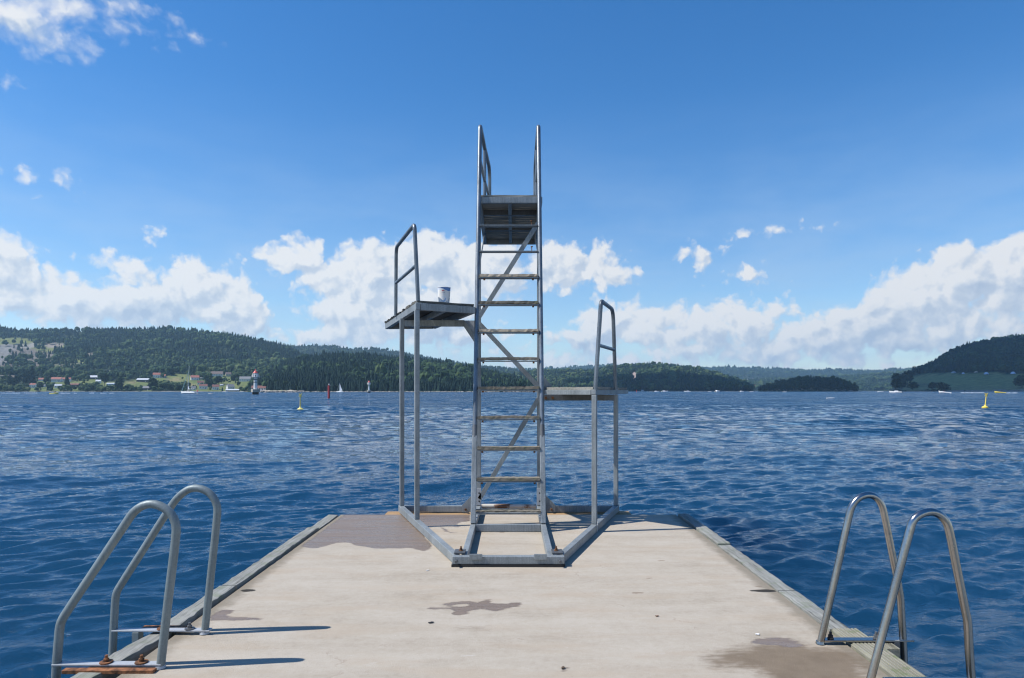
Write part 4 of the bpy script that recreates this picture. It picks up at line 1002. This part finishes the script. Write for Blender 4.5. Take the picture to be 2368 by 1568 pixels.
# sea marks and buoys
def seamark():
    P = wpos(760, 920.8); r = thing('sea_mark', P, 'slightly leaning red pillar sea mark with a white lamp, left of the small sailing boat', 'sea mark')
    b = MB().tube([(0, 0, -2), (.045, 0, 3.45)], .30, 20); b.build('pillar', M['red'], r, world=False, smooth=True)
    MB().tube([(.045, 0, 3.45), (.05, 0, 3.62)], .13, 12).build('lamp_stem', M['dark'], r, world=False)
    MB().lathe([(.10, 3.6), (.19, 3.66), (.17, 3.85), (.06, 3.95)], 14, (.05, 0, 0)).build('lamp', M['white'], r, world=False)
    MB().box((.2, -.05, 3.48), (.5, .05, 3.58)).build('arm', M['white'], r, world=False)
seamark()
def buoy(P, lean, rz, mat, label):
    r = thing('marker_buoy', P, label, 'buoy', 'yellow marker buoys', rz); r.rotation_euler = (0, lean, rz)
    MB().lathe([(.30, -.18), (.36, -.02), (.355, .05), (.22, .15), (.10, .24), (.075, .34)], 24).build('float', mat, r, world=False, smooth=True)
    MB().tube([(0, 0, .3), (0, 0, 1.52)], [.062, .050], 14).build('pole', mat, r, world=False, smooth=True)
    MB().beam((-.17, 0, 1.42), (.17, 0, 1.76), .05, .10).beam((.17, .03, 1.42), (-.17, .03, 1.76), .05, .10).build('topmark', mat, r, world=False)
buoy(wpos(694.2, 947.2), 0, 0, M['yellow'], 'pale yellow marker buoy standing upright in front of the larger lighthouse')
buoy(wpos(2277, 942.3), .10, 0, M['yellow_deep'], 'deep yellow marker buoy leaning right, at the right side of the water')
for x, yb, yt, mt, lb in ((1471.5, 907.3, 902.8, 'red', 'thin red spar far off under the pink cliff'), (1531, 906.6, 899.5, 'green_band', 'thin dark green spar far off right of the pink cliff')):
    P = wpos(x, yb); s = P.y/FX; o = MB().tube([(0, 0, -1), (0, 0, (yb-yt)*s)], .35, 10).lathe([(.6, (yb-yt)*s), (.6, (yb-yt)*s+.5)], 10).build('spar_buoy', M[mt], None); o.location = P; tag(o, lb, 'buoy', 'far spar buoys')

# ------------------------------------------------------------------ boats
def hull_mesh(L, Bm, fb, sheer=.25, rake=.6, n=16, stern=.75, deck=.0):
    vs = []; fs = []                                 # closed section: keel, bilge, rounded topside, gunwale, deck
    sec = [(0, -.35), (.62, -.18), (.94, .22), (1.0, .48), (.97, .74), (.88, .93), (.70, 1.0), (0, 1.03), (-.70, 1.0), (-.88, .93), (-.97, .74), (-1.0, .48), (-.94, .22), (-.62, -.18)]
    m = len(sec)
    for i in range(n+1):
        t = i/n; x = -L/2+L*t                        # stern at -x, bow at +x
        w = Bm/2*(stern+(1-stern)*math.sin(min(1, t/.55)*math.pi/2)) if t < .55 else Bm/2*(math.cos((t-.55)/.45*math.pi/2)**.72*.985+.015)
        zt = fb*(1+sheer*t*t)
        for q, h in sec: vs.append((x+rake*t**3*max(0, h), w*q, h*(zt if h > 0 else fb)))
    for i in range(n):
        for k in range(m): fs.append((i*m+k, i*m+(k+1) % m, (i+1)*m+(k+1) % m, (i+1)*m+k))
    fs.append(tuple(range(m))); fs.append(tuple(n*m+k for k in range(m)))
    return MB().add(vs, fs)
def person_mesh():
    J = [(0,0,.0),(0,0,.28),(0,0,.50),(0,.0,.60),(.02,0,.72),(.10,.10,.02),(.48,.12,.04),(.50,.12,-.36),(.10,-.10,.02),(.48,-.12,.04),(.50,-.12,-.36),(0,.19,.47),(.08,.24,.22),(.30,.16,.16),(0,-.19,.47),(.08,-.24,.22),(.30,-.16,.16)]
    Ed = [(0,1),(1,2),(2,3),(3,4),(0,5),(5,6),(6,7),(0,8),(8,9),(9,10),(2,11),(11,12),(12,13),(2,14),(14,15),(15,16)]
    R = [.15,.15,.14,.06,.115,.09,.07,.05,.09,.07,.05,.06,.05,.04,.06,.05,.04]
    me = bpy.data.meshes.new('person'); me.from_pydata(J, Ed, []); o = bpy.data.objects.new('person', me); COL.objects.link(o)
    o.modifiers.new('skin', 'SKIN'); 
    for i, v in enumerate(me.skin_vertices[0].data): v.radius = (R[i], R[i]); v.use_root = (i == 0)
    sb = o.modifiers.new('sub', 'SUBSURF'); sb.levels = sb.render_levels = 1
    dg = bpy.context.evaluated_depsgraph_get(); m2 = bpy.data.meshes.new_from_object(o.evaluated_get(dg)); bpy.data.objects.remove(o)
    return m2
PM = person_mesh()
def person(P, rz, mat, label):
    o = bpy.data.objects.new('person', PM.copy()); o.data.materials.clear(); o.data.materials.append(M[mat]); COL.objects.link(o); o.location = P; o.rotation_euler = (0, 0, rz)
    tag(o, label, 'person')
    h = MB().lathe([(.085, .66), (.125, .72), (.12, .80), (.05, .86)], 10, (.02, 0, 0)); hh = h.build('hair', M['dark'], None); hh.parent = o
    return o
def yacht():
    P = wpos(436, 910.2); r = thing('sailing_yacht', P, 'white sailing yacht with bare mast and furled sails lying at anchor before the village', 'sailing yacht', None, math.pi-.35)
    W = lambda mb, n, m, p=r, **k: mb.build(n, m, p, world=False, **k)
    h = W(hull_mesh(12.6, 3.6, 1.15, .22, .5), 'hull', M['hull'], smooth=True)
    W(MB().prism([(-3.6,-1.2,1.1),(2.6,-1.0,1.2),(2.2,-.8,1.75),(-3.4,-1.0,1.85)], (0,2.1,0)), 'cabin', M['hull'], bevel=.08)
    W(MB().box((-2.6,-1.135,1.42),(1.4,-1.09,1.62)).box((-2.6,1.06,1.42),(1.4,1.10,1.62)), 'cabin_window', M['glass_dark'])
    W(MB().tube([(.6,0,1.2),(.25,0,10),(-.55,0,18.6)], [.17,.15,.10], 12), 'mast', M['hull'], smooth=True)
    W(MB().tube([(.5,0,2.9),(-5.4,0,3.35)], .16, 10), 'boom', M['white_bar'])
    W(MB().prism([(.45,-.12,3.0),(-.9,-.12,3.1),(-.1,-.10,4.6),(.35,-.08,5.4)], (0,.24,0)), 'sail_stack', M['sail'])
    W(MB().tube([(6.1,0,1.4),(.05,0,14.5)], .14, 8), 'furled_jib', M['teal_sail'])
    st = MB()
    for a, b in (((-6.0,0,1.3),(-.5,0,18.4)), ((.4,1.7,1.2),(-.3,0,15)), ((.4,-1.7,1.2),(-.3,0,15)), ((0,0,1.9),(-2.2,0,2.95))): st.tube([a, b], .035, 5)
    W(st, 'stay', M['galv_dark'])
    W(MB().beam((-6.2,0,1.2),(-7.2,0,2.6),.05,.05), 'flag_staff', M['white'])
    W(MB().prism([(-7.0,0,1.5),(-7.2,0,2.6),(-8.2,.1,2.3),(-8.0,.1,1.4)], (0,.03,0)), 'flag', M['redcloth'])
    W(hull_mesh(2.6, 1.4, .45), 'tender', M['grey_wall']).location = (-7.6, 0, 0)
yacht()
def small_sail():
    P = wpos(785.5, 907.2); r = thing('sailing_boat', P, 'small white sailing boat under a full triangular sail right of the red sea mark', 'sailing boat', None, math.pi-.3)
    W = lambda mb, n, m, p=r, **k: mb.build(n, m, p, world=False, **k)
    W(hull_mesh(8.2, 2.6, 1.0, .2, .4), 'hull', M['hull'], smooth=True)
    W(MB().box((-1.6,-.8,.9),(1.6,.8,1.45)), 'cabin', M['hull'], bevel=.08)
    W(MB().tube([(.6,0,.9),(.35,0,10.9)], .09, 8), 'mast', M['galv_dark'])
    W(MB().prism([(.5,-.03,1.7),(.30,-.03,10.8),(-1.2,-.25,6.5),(-2.6,-.42,3.6),(-3.1,-.45,1.9)], (0,.05,0)), 'main_sail', M['sail'])
    W(MB().tube([(4.0,0,1.2),(.4,0,9.6)], .08, 6), 'furled_jib', M['grey_wall'])
    W(MB().tube([(.5,0,1.6),(-3.2,-.4,1.75)], .07, 6), 'boom', M['galv_dark'])
small_sail()
def motorboat(P, L, rz, hullm, label, cab=True, pitch=0.0, group='motor boats'):
    r = thing('motor_boat', P, label, 'motor boat', group, rz); r.rotation_euler = (0, -pitch, rz)
    W = lambda mb, n, m, p=r, **k: mb.build(n, m, p, world=False, **k)
    W(hull_mesh(L, L*.34, L*.11, .55, L*.06), 'hull', M[hullm], smooth=True)
    if cab:
        W(MB().prism([(-L*.22,-L*.12,L*.10),(L*.18,-L*.10,L*.12),(L*.05,-L*.09,L*.22),(-L*.20,-L*.10,L*.22)], (0,L*.22,0)), 'cabin', M['hull'], bevel=.05)
        W(MB().prism([(L*.155,-L*.09,L*.145),(L*.06,-L*.085,L*.205),(L*.05,-L*.085,L*.205),(L*.145,-L*.09,L*.145)], (0,L*.19,0)), 'windscreen', M['glass_dark'])
    else:
        W(MB().prism([(L*.10,-L*.12,L*.10),(L*.06,-L*.11,L*.19),(L*.04,-L*.11,L*.19),(L*.08,-L*.12,L*.10)], (0,L*.23,0)), 'windscreen', M['glass_dark'])
    W(MB().box((-L*.56,-L*.05,-.1),(-L*.49,L*.05,L*.15)), 'outboard', M['dark'], bevel=.04)
    return r
PI = math.pi
P = wpos(125.5, 911.3); motorboat(P, 6.0, -.3, 'yellow', 'yellow open motor boat with a dark clothed driver in front of the left shore', cab=False)
person(P+Vector((.9, -.2, .78)), -.3, 'dark', 'person in dark clothes sitting at the wheel of the yellow motor boat')
P = wpos(2070.5, 908.3); motorboat(P, 9.5, PI-.4, 'hull', 'white cabin motor boat below the tip of the right headland')
P = wpos(2184, 908.9); motorboat(P, 8.2, PI-.4, 'hull', 'white motor boat planing with its bow up in front of the two shore bushes', cab=False, pitch=.09)
person(P+Vector((-.6, .1, 1.15)), PI-.4, 'redcloth', 'person in red driving the white planing motor boat')
P = wpos(2312, 908.9); motorboat(P, 7.6, PI-.35, 'yellow_deep', 'yellow hulled motor boat with two people at the far right', cab=False, pitch=.08)
person(P+Vector((-.4, .4, 1.05)), PI-.35, 'dark', 'person in dark clothes at the wheel of the yellow hulled motor boat'); person(P+Vector((.9, -.3, 1.0)), PI-.35, 'navy', 'passenger in navy sitting behind the driver of the yellow hulled motor boat')
for x, y, L, rz, lb in ((1535.5, 906.5, 10, .1, 'white motor boat far off under the wooded hill, right of the green spar'), (1589, 906.4, 9, PI, 'long low white boat far off beneath the middle of the wooded hill'), (1657.8, 906.7, 11, .8, 'white cabin boat far off near the end of the wooded hill'), (1640, 906.3, 6, .2, 'tiny white boat just left of the far cabin boat'), (1714, 906.4, 8, .4, 'white boat far off just left of the islet'), (1737, 906.3, 6, 0, 'tiny pale boat touching the left tip of the islet'), (2035, 907.0, 7, PI, 'small white boat between the islet and the right headland'), (1813, 906.9, 5, 0, 'tiny white boat in front of the middle of the islet'), (1517, 906.4, 8, .3, 'small pale boat far off below the cabin in the forest')):
    motorboat(wpos(x, y), L, rz, 'hull', lb, cab=(L > 7))
for x, y, L, lb in ((488, 910.5, 3.6, 'white dinghy floating right of the anchored yacht'), (520, 906.6, 7, 'white rowing boat moored left of the boathouse'), (560, 906.4, 7, 'pale rowing boat moored right of the boathouse'), (28, 906.5, 6, 'grey rowing boat drawn up at the left end of the shore'), (88, 906.5, 6, 'dark rowing boat lying on the shore below the two storey white house'), (230, 906.6, 8, 'dark barge moored on the left shore below the white cottage'), (696, 907.0, 9, 'white rowing boat moored at the tip of the rocky spit')):
    Pq = wpos(x, y); rr = thing('rowing_boat', Pq, lb, 'rowing boat', 'rowing boats near the left shore', .1)
    hm = 'dark' if 'dark' in lb else ('grey_wall' if 'grey' in lb else 'hull')
    hull_mesh(L, L*.36, L*.10, .4, .2).build('hull', M[hm], rr, world=False); MB().box((-L*.28, -L*.10, L*.098), (L*.22, L*.10, L*.112)).build('cockpit', M['brown_wall'], rr, world=False)
Pq = wpos(1920, 921.3); rr = thing('surf_float', Pq, 'small white float lying low on the water in front of the islet', 'float')
hull_mesh(2.1, .7, .16, .3, .1).build('float_body', M['hull'], rr, world=False, smooth=True); MB().box((-.3, -.2, .1), (.1, .2, .2)).build('pad', M['white'], rr, world=False, bevel=.02)
# jetties
for x0, x1, h_, y, lb in ((1502, 1524, D, 906.2, 'pale jetty on the far shore right of the pink cliff'), (1596, 1628, D, 906.2, 'long pale jetty on the far shore under the middle of the wooded hill'), (1680, 1712, D, 906.1, 'pale jetty on the far shore near the end of the wooded hill'), (0, 12, A, 906.7, 'short pale jetty at the left edge of the photo'), (36, 50, A, 906.8, 'dark jetty with a small hut below the trees at the left')):
    P = wpos((x0+x1)/2, y); s = P.y/FX; w = (x1-x0)*s
    rr = thing('jetty', P, lb, 'jetty', 'jetties on the far shores')
    MB().box((-w/2, -1.5, .6), (w/2, 1.5, .95)).build('jetty_deck', M['concrete' if 'pale' in lb else 'brown_wall'], rr, world=False)
    for k in range(5): MB().tube([(-w/2+w*(k+.5)/5, -1.2, -1.5), (-w/2+w*(k+.5)/5, -1.2, 1.1)], .2, 8).build('pile', M['bark'], rr, world=False)
# tents on the bank
for x0, x1, yb, yt, mt, lb in ((2199.5, 2210, 863, 858.8, 'grey_wall', 'pale grey wide tent, leftmost on the grassy terrace'), (2223.5, 2229.5, 865.2, 861.3, 'tent', 'small blue tent low on the terrace, second from the left'), (2252, 2259.5, 861.8, 858.4, 'cream', 'brownish dome tent in the middle of the terrace'), (2275, 2284.5, 866, 860.5, 'tent', 'pale blue dome tent with a dark opening, right of the brownish one'), (2336.5, 2346.5, 865.5, 859.8, 'tent', 'largest pale blue dome tent, rightmost on the terrace')):
    P = GH.find((x0+x1)/2, yb); s = P.y/FX; w = (x1-x0)*s; h = (yb-yt)*s
    rr = thing('dome_tent', P, lb, 'tent', 'tents on the terrace')
    vs = []; fs = []; n = 20; m = 8
    for i in range(m):
        a = i/m*math.pi/2
        for k in range(n): vs.append((w/2*math.cos(a)*math.cos(2*PI*k/n), w/2*math.cos(a)*math.sin(2*PI*k/n), h*math.sin(a)))
    vs.append((0, 0, h))
    for i in range(m-1):
        for k in range(n): fs.append((i*n+k, i*n+(k+1) % n, (i+1)*n+(k+1) % n, (i+1)*n+k))
    for k in range(n): fs.append(((m-1)*n+k, (m-1)*n+(k+1) % n, m*n))
    MB().add(vs, fs).build('canopy', M[mt], rr, world=False, smooth=True)
    MB().prism([(-w*.22, -w*.49, 0), (w*.10, -w*.51, 0), (-w*.04, -w*.36, h*.62)], (0, -.15, 0)).build('dark_opening', M['navy'], rr, world=False)  # navy sheet stands in for the dark inside of the tent opening
# fence posts on the road above the terrace and two light poles: one railing
P0 = GH.find(2300, 858.5)
# ------------------------------------------------------------------ wakes
def foam(strips, label):
    rng = np.random.default_rng(3); b = MB()
    for x0, x1, y in strips:
        n = max(4, int((x1-x0)/1.2)); prev = None
        for i in range(n):
            x = x0+(x1-x0)*(i+.5)/n; P = wpos(x, y+rng.uniform(-.15, .15)); s = P.y/FX; L = (x1-x0)/n*s*rng.uniform(.5, 1.0); hh = rng.uniform(.12, .42)
            b.add([P+Vector((-L/2, -.6, -.2)), P+Vector((L/2, -.6, -.2)), P+Vector((L/2*.6, 0, hh)), P+Vector((-L/2*.6, 0, hh)), P+Vector((-L/2, .7, -.2)), P+Vector((L/2, .7, -.2))], [(0,1,2,3),(3,2,5,4),(0,3,4),(1,5,2)])
    o = b.build('wake_foam', M['foam'], None); tag(o, label, 'foam', kind='stuff')
foam([(4, 47, 909.4), (55, 86, 909.2), (140, 162, 909.6), (172, 178, 909.8), (207, 217, 909.4), (232, 246, 909.6), (252, 264, 909.6)], 'white crests of boat wakes along the left shore')
foam([(2221, 2275, 908.7), (2322, 2336, 908.9), (2338, 2352, 909.0), (2196, 2200, 909.2), (2062, 2070, 908.7)], 'white wakes behind the speeding boats on the right')
HAZE_DENS = 0.00007
# ================================================================== water
def make_water():
    d = np.concatenate([np.geomspace(1150, 700, 130)[:-1], np.linspace(700, 2.0, 700)])
    Yr = CH*FX/d; Yr = np.concatenate([Yr, [2200, 3200, 4500, 6000, 7900]])
    uc = np.concatenate([np.linspace(-3.2, -.93, 24)[:-1], np.linspace(-.92, .92, 1150), np.linspace(.93, 3.2, 24)[1:]])
    U, Y = np.meshgrid(uc, Yr); U = np.where(np.abs(U*Y) > 7900, np.sign(U)*7900/Y, U); X = U*Y; Z = np.zeros_like(X)
    dY = np.abs(np.gradient(Yr))[:, None]; dX = (Yr*.0016)[:, None]
    rng = np.random.default_rng(12); n = 120
    lam = np.geomspace(.14, 10.0, n)
    amp_env = np.clip(.60+1.0*(fbm(X/22, Y/9, 31, 3)-.40), .35, 1.25)
    big_env = np.clip(.75+1.6*(fbm(X/35, Y/14, 37, 2)-.45), .2, 1.6)
    for k in range(n):
        L = lam[k]; th = rng.normal(-PI/2+.30, .42 if L < 1.5 else .34); kx, ky = math.cos(th)*2*PI/L, math.sin(th)*2*PI/L
        s = .052 if L < .22 else (.088 if L < .62 else (.026 if L < 2 else .022)); a = s*L/(2*PI)
        fade = np.clip((L/(dY*abs(math.sin(th))+dX*abs(math.cos(th))+1e-6)-2.2)/2.0, 0, 1)
        if fade.max() <= 0: continue
        r = np.where(fade[:, 0] > 0)[0]; r0, r1 = r.min(), r.max()+1
        ph = kx*X[r0:r1]+ky*Y[r0:r1]+rng.uniform(0, 6.28)+.9*(fbm(X[r0:r1]/(L*4), Y[r0:r1]/(L*4), 100+k, 2)-.5)*4
        w = np.sin(ph); w = w+.22*np.cos(2*ph)
        Z[r0:r1] += a*fade[r0:r1]*w*(amp_env if L < 2.5 else big_env)[r0:r1]
    V = np.stack([X, Y, Z+WZ], -1).reshape(-1, 3)
    o = big_mesh('water', V, grid_faces(*X.shape), M['water'], smooth=True); tag(o, kind='structure')
make_water()

# ================================================================== sky, sun, haze, camera
SUN = Vector((-.715, -.12, .905)).normalized()
el = math.asin(SUN.z); az = math.atan2(SUN.x, SUN.y)     # azimuth from +Y towards +X
def make_world():
    w = bpy.data.worlds.new('World'); SC.world = w; w.use_nodes = True
    nt = w.node_tree; nt.nodes.clear(); t = NT(nt)
    w.cycles.sampling_method = 'MANUAL'; w.cycles.sample_map_resolution = 256
    sky = t.n('ShaderNodeTexSky', sky_type='NISHITA'); sky.sun_disc = False; sky.sun_elevation = el; sky.sun_rotation = az
    sky.altitude = 0; sky.air_density = SKY_AIR; sky.dust_density = SKY_DUST; sky.ozone_density = SKY_OZ
    D = t.n('ShaderNodeTexCoord').outputs['Generated']
    # cloud field, in directions: U = azimuth, V = tangent of elevation, both in survey pixels
    g = bpy.data.node_groups.new('cloud_density', 'ShaderNodeTree')
    g.interface.new_socket('C', in_out='INPUT', socket_type='NodeSocketVector')
    g.interface.new_socket('density', in_out='OUTPUT', socket_type='NodeSocketFloat')
    q = NT(g); gi = q.n('NodeGroupInput'); go = q.n('NodeGroupOutput'); C = gi.outputs[0]
    wv = q.v('SCALE', q.v('SUBTRACT', q.noise(C, .011, 5, .6, 0, 1, '2D'), (.5, .5, .5)), scale=64.0)
    Cw = q.v('ADD', C, q.v('MULTIPLY', wv, (1, .8, 0)))
    cur = None
    for (x, y, rx, ry, off) in CLOUDS:
        u = (x-CX)/FX; vv = (HY-y)/FX; A0 = math.atan(u)*FX; T0 = vv/math.sqrt(1+u*u)*FX
        v = q.v('MULTIPLY_ADD', Cw, (1/rx, 1/ry, 0), (-A0/rx, -T0/ry, 0))
        l = q.m('MULTIPLY_ADD', q.v('LENGTH', v), min(rx, ry), -min(rx, ry)+off)
        cur = l if cur is None else q.m('SMOOTH_MIN', cur, l, 10.0)
    # bank of cloud all round the horizon away from the view
    sp = q.n('ShaderNodeSeparateXYZ'); q.put(sp.inputs[0], C)
    vo = q.n('ShaderNodeTexVoronoi', feature='SMOOTH_F1', voronoi_dimensions='2D'); vo.inputs['Scale'].default_value = .020; vo.inputs['Smoothness'].default_value = .35
    vo.inputs['Detail'].default_value = 2.0; vo.inputs['Roughness'].default_value = .55
    q.put(vo.inputs['Vector'], Cw)
    bil = q.m('MULTIPLY', q.m('SUBTRACT', .58, vo.outputs['Distance']), 38.0)
    fine = q.m('MULTIPLY', q.m('SUBTRACT', q.noise(C, .040, 6, .54, dim='2D'), .5), 22.0)
    band = q.m('SUBTRACT', 120.0, q.m('ABSOLUTE', q.m('SUBTRACT', sp.outputs[1], 150.0)))
    rear = q.m('ADD', q.m('MULTIPLY', q.m('SUBTRACT', q.noise(C, .0035, 4, .6, dim='2D'), .5), 420.0), q.m('MULTIPLY', band, .35))
    rear = q.m('ADD', rear, q.smooth(q.m('ABSOLUTE', sp.outputs[0]), 1150.0, 1400.0, -400.0, -20.0))
    d = q.m('ADD', q.m('SUBTRACT', 13.0, cur), q.m('ADD', bil, fine))
    d = q.m('MAXIMUM', d, rear)
    q.put(go.inputs[0], d)
    sd = t.n('ShaderNodeSeparateXYZ'); t.put(sd.inputs[0], D)
    U = t.m('MULTIPLY', t.m('ARCTAN2', sd.outputs[0], sd.outputs[1]), FX)
    hyp = t.m('SQRT', t.m('ADD', t.m('MULTIPLY', sd.outputs[0], sd.outputs[0]), t.m('MULTIPLY', sd.outputs[1], sd.outputs[1])))
    Vv = t.m('MULTIPLY', t.m('DIVIDE', sd.outputs[2], t.m('MAXIMUM', hyp, .02)), FX)
    cb = t.n('ShaderNodeCombineXYZ'); t.put(cb.inputs[0], U); t.put(cb.inputs[1], Vv); C = cb.outputs[0]
    def dens(vec):
        nd = t.n('ShaderNodeGroup'); nd.node_tree = g; t.put(nd.inputs[0], vec); return nd.outputs[0]
    d0 = dens(C); d1 = dens(t.v('ADD', C, (-13.0, 15.0, 0)))
    alpha = t.smooth(d0, -6.0, t.m('ADD', 20.0, t.m('MULTIPLY', t.smooth(Vv, 320.0, 650.0), 50.0)))
    thick = t.smooth(d0, 0.0, 75.0)
    lit = t.lin(t.m('SUBTRACT', d0, d1), -22.0, 22.0)                     # thinner towards the sun: lit edge
    big = t.noise(t.v('ADD', C, (40, 90, 0)), .0065, 5, .6, dim='2D')
    det = t.noise(C, .024, 5, .5, dim='2D')
    low = t.smooth(Vv, 30.0, 230.0)                                       # farther cloud near the horizon is seen through more air
    s = t.m('ADD', t.m('MULTIPLY', lit, .52), t.m('ADD', t.m('MULTIPLY', big, .62), t.m('ADD', t.m('MULTIPLY', det, .22), t.m('MULTIPLY', low, .16))))
    s = t.m('SUBTRACT', s, t.m('MULTIPLY', thick, .16))
    cc = t.ramp(s, [(.34, CLOUD_LO), (.60, CLOUD_MID), (.86, CLOUD_HI)])
    cc = t.v('SCALE', cc, scale=1.0/SKY_STR)
    skyc = sky.outputs[0]
    hs = t.n('ShaderNodeHueSaturation'); hs.inputs['Hue'].default_value = SKY_HUE; hs.inputs['Saturation'].default_value = SKY_SAT; hs.inputs['Value'].default_value = 1.04; t.put(hs.inputs['Color'], skyc); skyc = hs.outputs[0]
    veil = t.m('MULTIPLY', t.m('MULTIPLY', t.smooth(Vv, -60.0, 700.0, 1.0, 0.0), t.lin(t.noise(t.v('MULTIPLY', C, (1, 3, 1)), .004, 4, .55, dim='2D'), .35, .65, .45, .95)), .66)
    skyc = t.mix(veil, skyc, tuple(x/SKY_STR for x in (.40, .53, .70)))
    col = t.mix(t.m('MULTIPLY', alpha, .96), skyc, cc)
    bg = t.n('ShaderNodeBackground'); t.put(bg.inputs[0], col); bg.inputs[1].default_value = SKY_STR
    out = t.n('ShaderNodeOutputWorld'); nt.links.new(bg.outputs[0], out.inputs[0])
SKY_STR, SKY_AIR, SKY_DUST, SKY_OZ, SKY_HUE, SKY_SAT = .12, 1.0, .10, 3.0, .504, 1.34
CLOUD_LO, CLOUD_MID, CLOUD_HI = (.37, .45, .57), (.50, .56, .64), (.70, .71, .72)
CLOUDS = [  # x, y, rx, ry, thinning
 (5,630,55,75,0),(20,690,60,40,0),(150,690,95,48,0),(270,700,120,55,0),(400,690,110,55,0),(462,665,60,62,0),(530,710,70,62,0),(590,755,50,40,4),(275,615,42,20,6),(250,645,24,20,10),
 (610,590,42,22,8),(690,605,70,48,0),(770,640,90,48,0),(880,640,110,85,0),(1000,610,100,75,0),(940,600,60,50,0),(1120,630,110,72,0),(1290,615,80,60,2),(1390,615,70,50,4),(1470,633,36,24,10),
 (820,735,105,70,0),(960,730,120,75,0),(740,775,60,35,2),(1060,690,60,60,0),(1070,780,90,40,4),(1330,790,70,35,4),(1260,830,110,28,6),(1400,760,60,60,2),
 (1420,735,62,46,0),(1510,755,85,48,0),(1610,765,90,48,0),(1720,745,75,52,0),(1775,712,24,24,4),(1842,722,15,17,5),(1600,805,120,35,4),(1800,810,120,36,4),(1900,790,120,48,0),(2010,755,110,62,0),
 (2120,705,105,70,0),(2240,640,110,66,0),(2350,640,80,80,0),(2200,760,120,46,4),(2330,770,70,36,4),(1960,825,120,22,8),(1450,840,160,18,8),(700,820,80,20,10),
 (1612,588,40,22,4),(1702,637,46,17,4),(1742,540,62,15,12),(105,417,36,15,3),(362,543,14,9,6),(330,562,14,10,8),(6,182,18,14,4),
 (40,45,120,62,0),(150,22,110,40,0),(260,10,90,22,4),(340,22,38,22,4),(385,72,40,16,9),(450,88,34,14,8),(405,45,20,18,9),(405,95,26,16,10),(60,105,40,18,10),(1900,522,26,6,12)]
make_world()
s = bpy.data.lights.new('Sun', 'SUN'); s.energy = 5.0; s.angle = math.radians(.5); s.color = (1.0, .955, .89)
so = bpy.data.objects.new('Sun', s); COL.objects.link(so); so.rotation_euler = (-SUN).to_track_quat('-Z', 'Y').to_euler(); so.location = (-30, -10, 40)

# unseen cloud added above the view to shade the right headland and the islet
def shade_cloud():
    rng = np.random.default_rng(8); VV = []; FF = []; base = 0
    bm = bmesh.new(); bmesh.ops.create_icosphere(bm, subdivisions=3, radius=1); pv = np.array([v.co[:] for v in bm.verts]); pf = np.array([[v.index for v in f.verts] for f in bm.faces]); bm.free()
    for k in range(60):
        a = rng.uniform(0, 2*PI); q = math.sqrt(rng.uniform(0, 1)); r = rng.uniform(110, 260)*(1-.3*q)
        c = np.array([-1020+820*q*math.cos(a), 1290+460*q*math.sin(a), 2600+rng.uniform(0, 160)*(1-q)])
        n_ = 1+.18*np.sin(pv[:, :1]*5+k)*np.cos(pv[:, 1:2]*6+k*2)+.1*np.sin(pv[:, 2:]*11+k)
        VV.append(pv*n_*r*np.array([1.1, 1.0, .6])+c); FF.append(pf+base); base += len(pv)
    m = paint('cloud_white', (.85, .86, .88), 1.0, var=.02, spec=0.0)
    o = big_mesh('shade_cloud', np.concatenate(VV), np.concatenate(FF), m, smooth=True); tag(o, kind='structure')
shade_cloud()

if HAZE_DENS > 0:
    hz = MB().box((-8200, -60, WZ-6), (8200, 8200, 420)).build('haze', bpy.data.materials.new('air'), None)
    hm = hz.data.materials[0]; hm.use_nodes = True; nt = hm.node_tree; nt.nodes.clear()
    pv = nt.nodes.new('ShaderNodeVolumePrincipled'); pv.inputs['Color'].default_value = (.48, .76, 1.0, 1); pv.inputs['Density'].default_value = HAZE_DENS; pv.inputs['Anisotropy'].default_value = .2
    oo = nt.nodes.new('ShaderNodeOutputMaterial'); nt.links.new(pv.outputs[0], oo.inputs['Volume'])
    tag(hz, 'thin blue air that fades the far hills', 'haze', kind='stuff')

cam = bpy.data.cameras.new('Camera'); co = bpy.data.objects.new('Camera', cam); COL.objects.link(co)
co.location = (0, 0, CAMZ); co.rotation_euler = (math.radians(90), 0, 0)
cam.sensor_width = 36; cam.lens = 36*FX/2367; cam.shift_y = (HY-784)/2367
cam.clip_start = .05; cam.clip_end = 30000
SC.camera = co
SC.view_settings.view_transform = 'Standard'; SC.view_settings.look = 'None'; SC.view_settings.gamma = 1.0; SC.view_settings.exposure = 0.32; SC.view_settings.use_curve_mapping = False
SC.cycles.max_bounces = 6; SC.cycles.volume_bounces = 1; SC.cycles.caustics_reflective = False; SC.cycles.caustics_refractive = False

SC.cycles.use_denoising = True; SC.cycles.pixel_filter_type = 'BLACKMAN_HARRIS'; SC.cycles.filter_width = 1.2
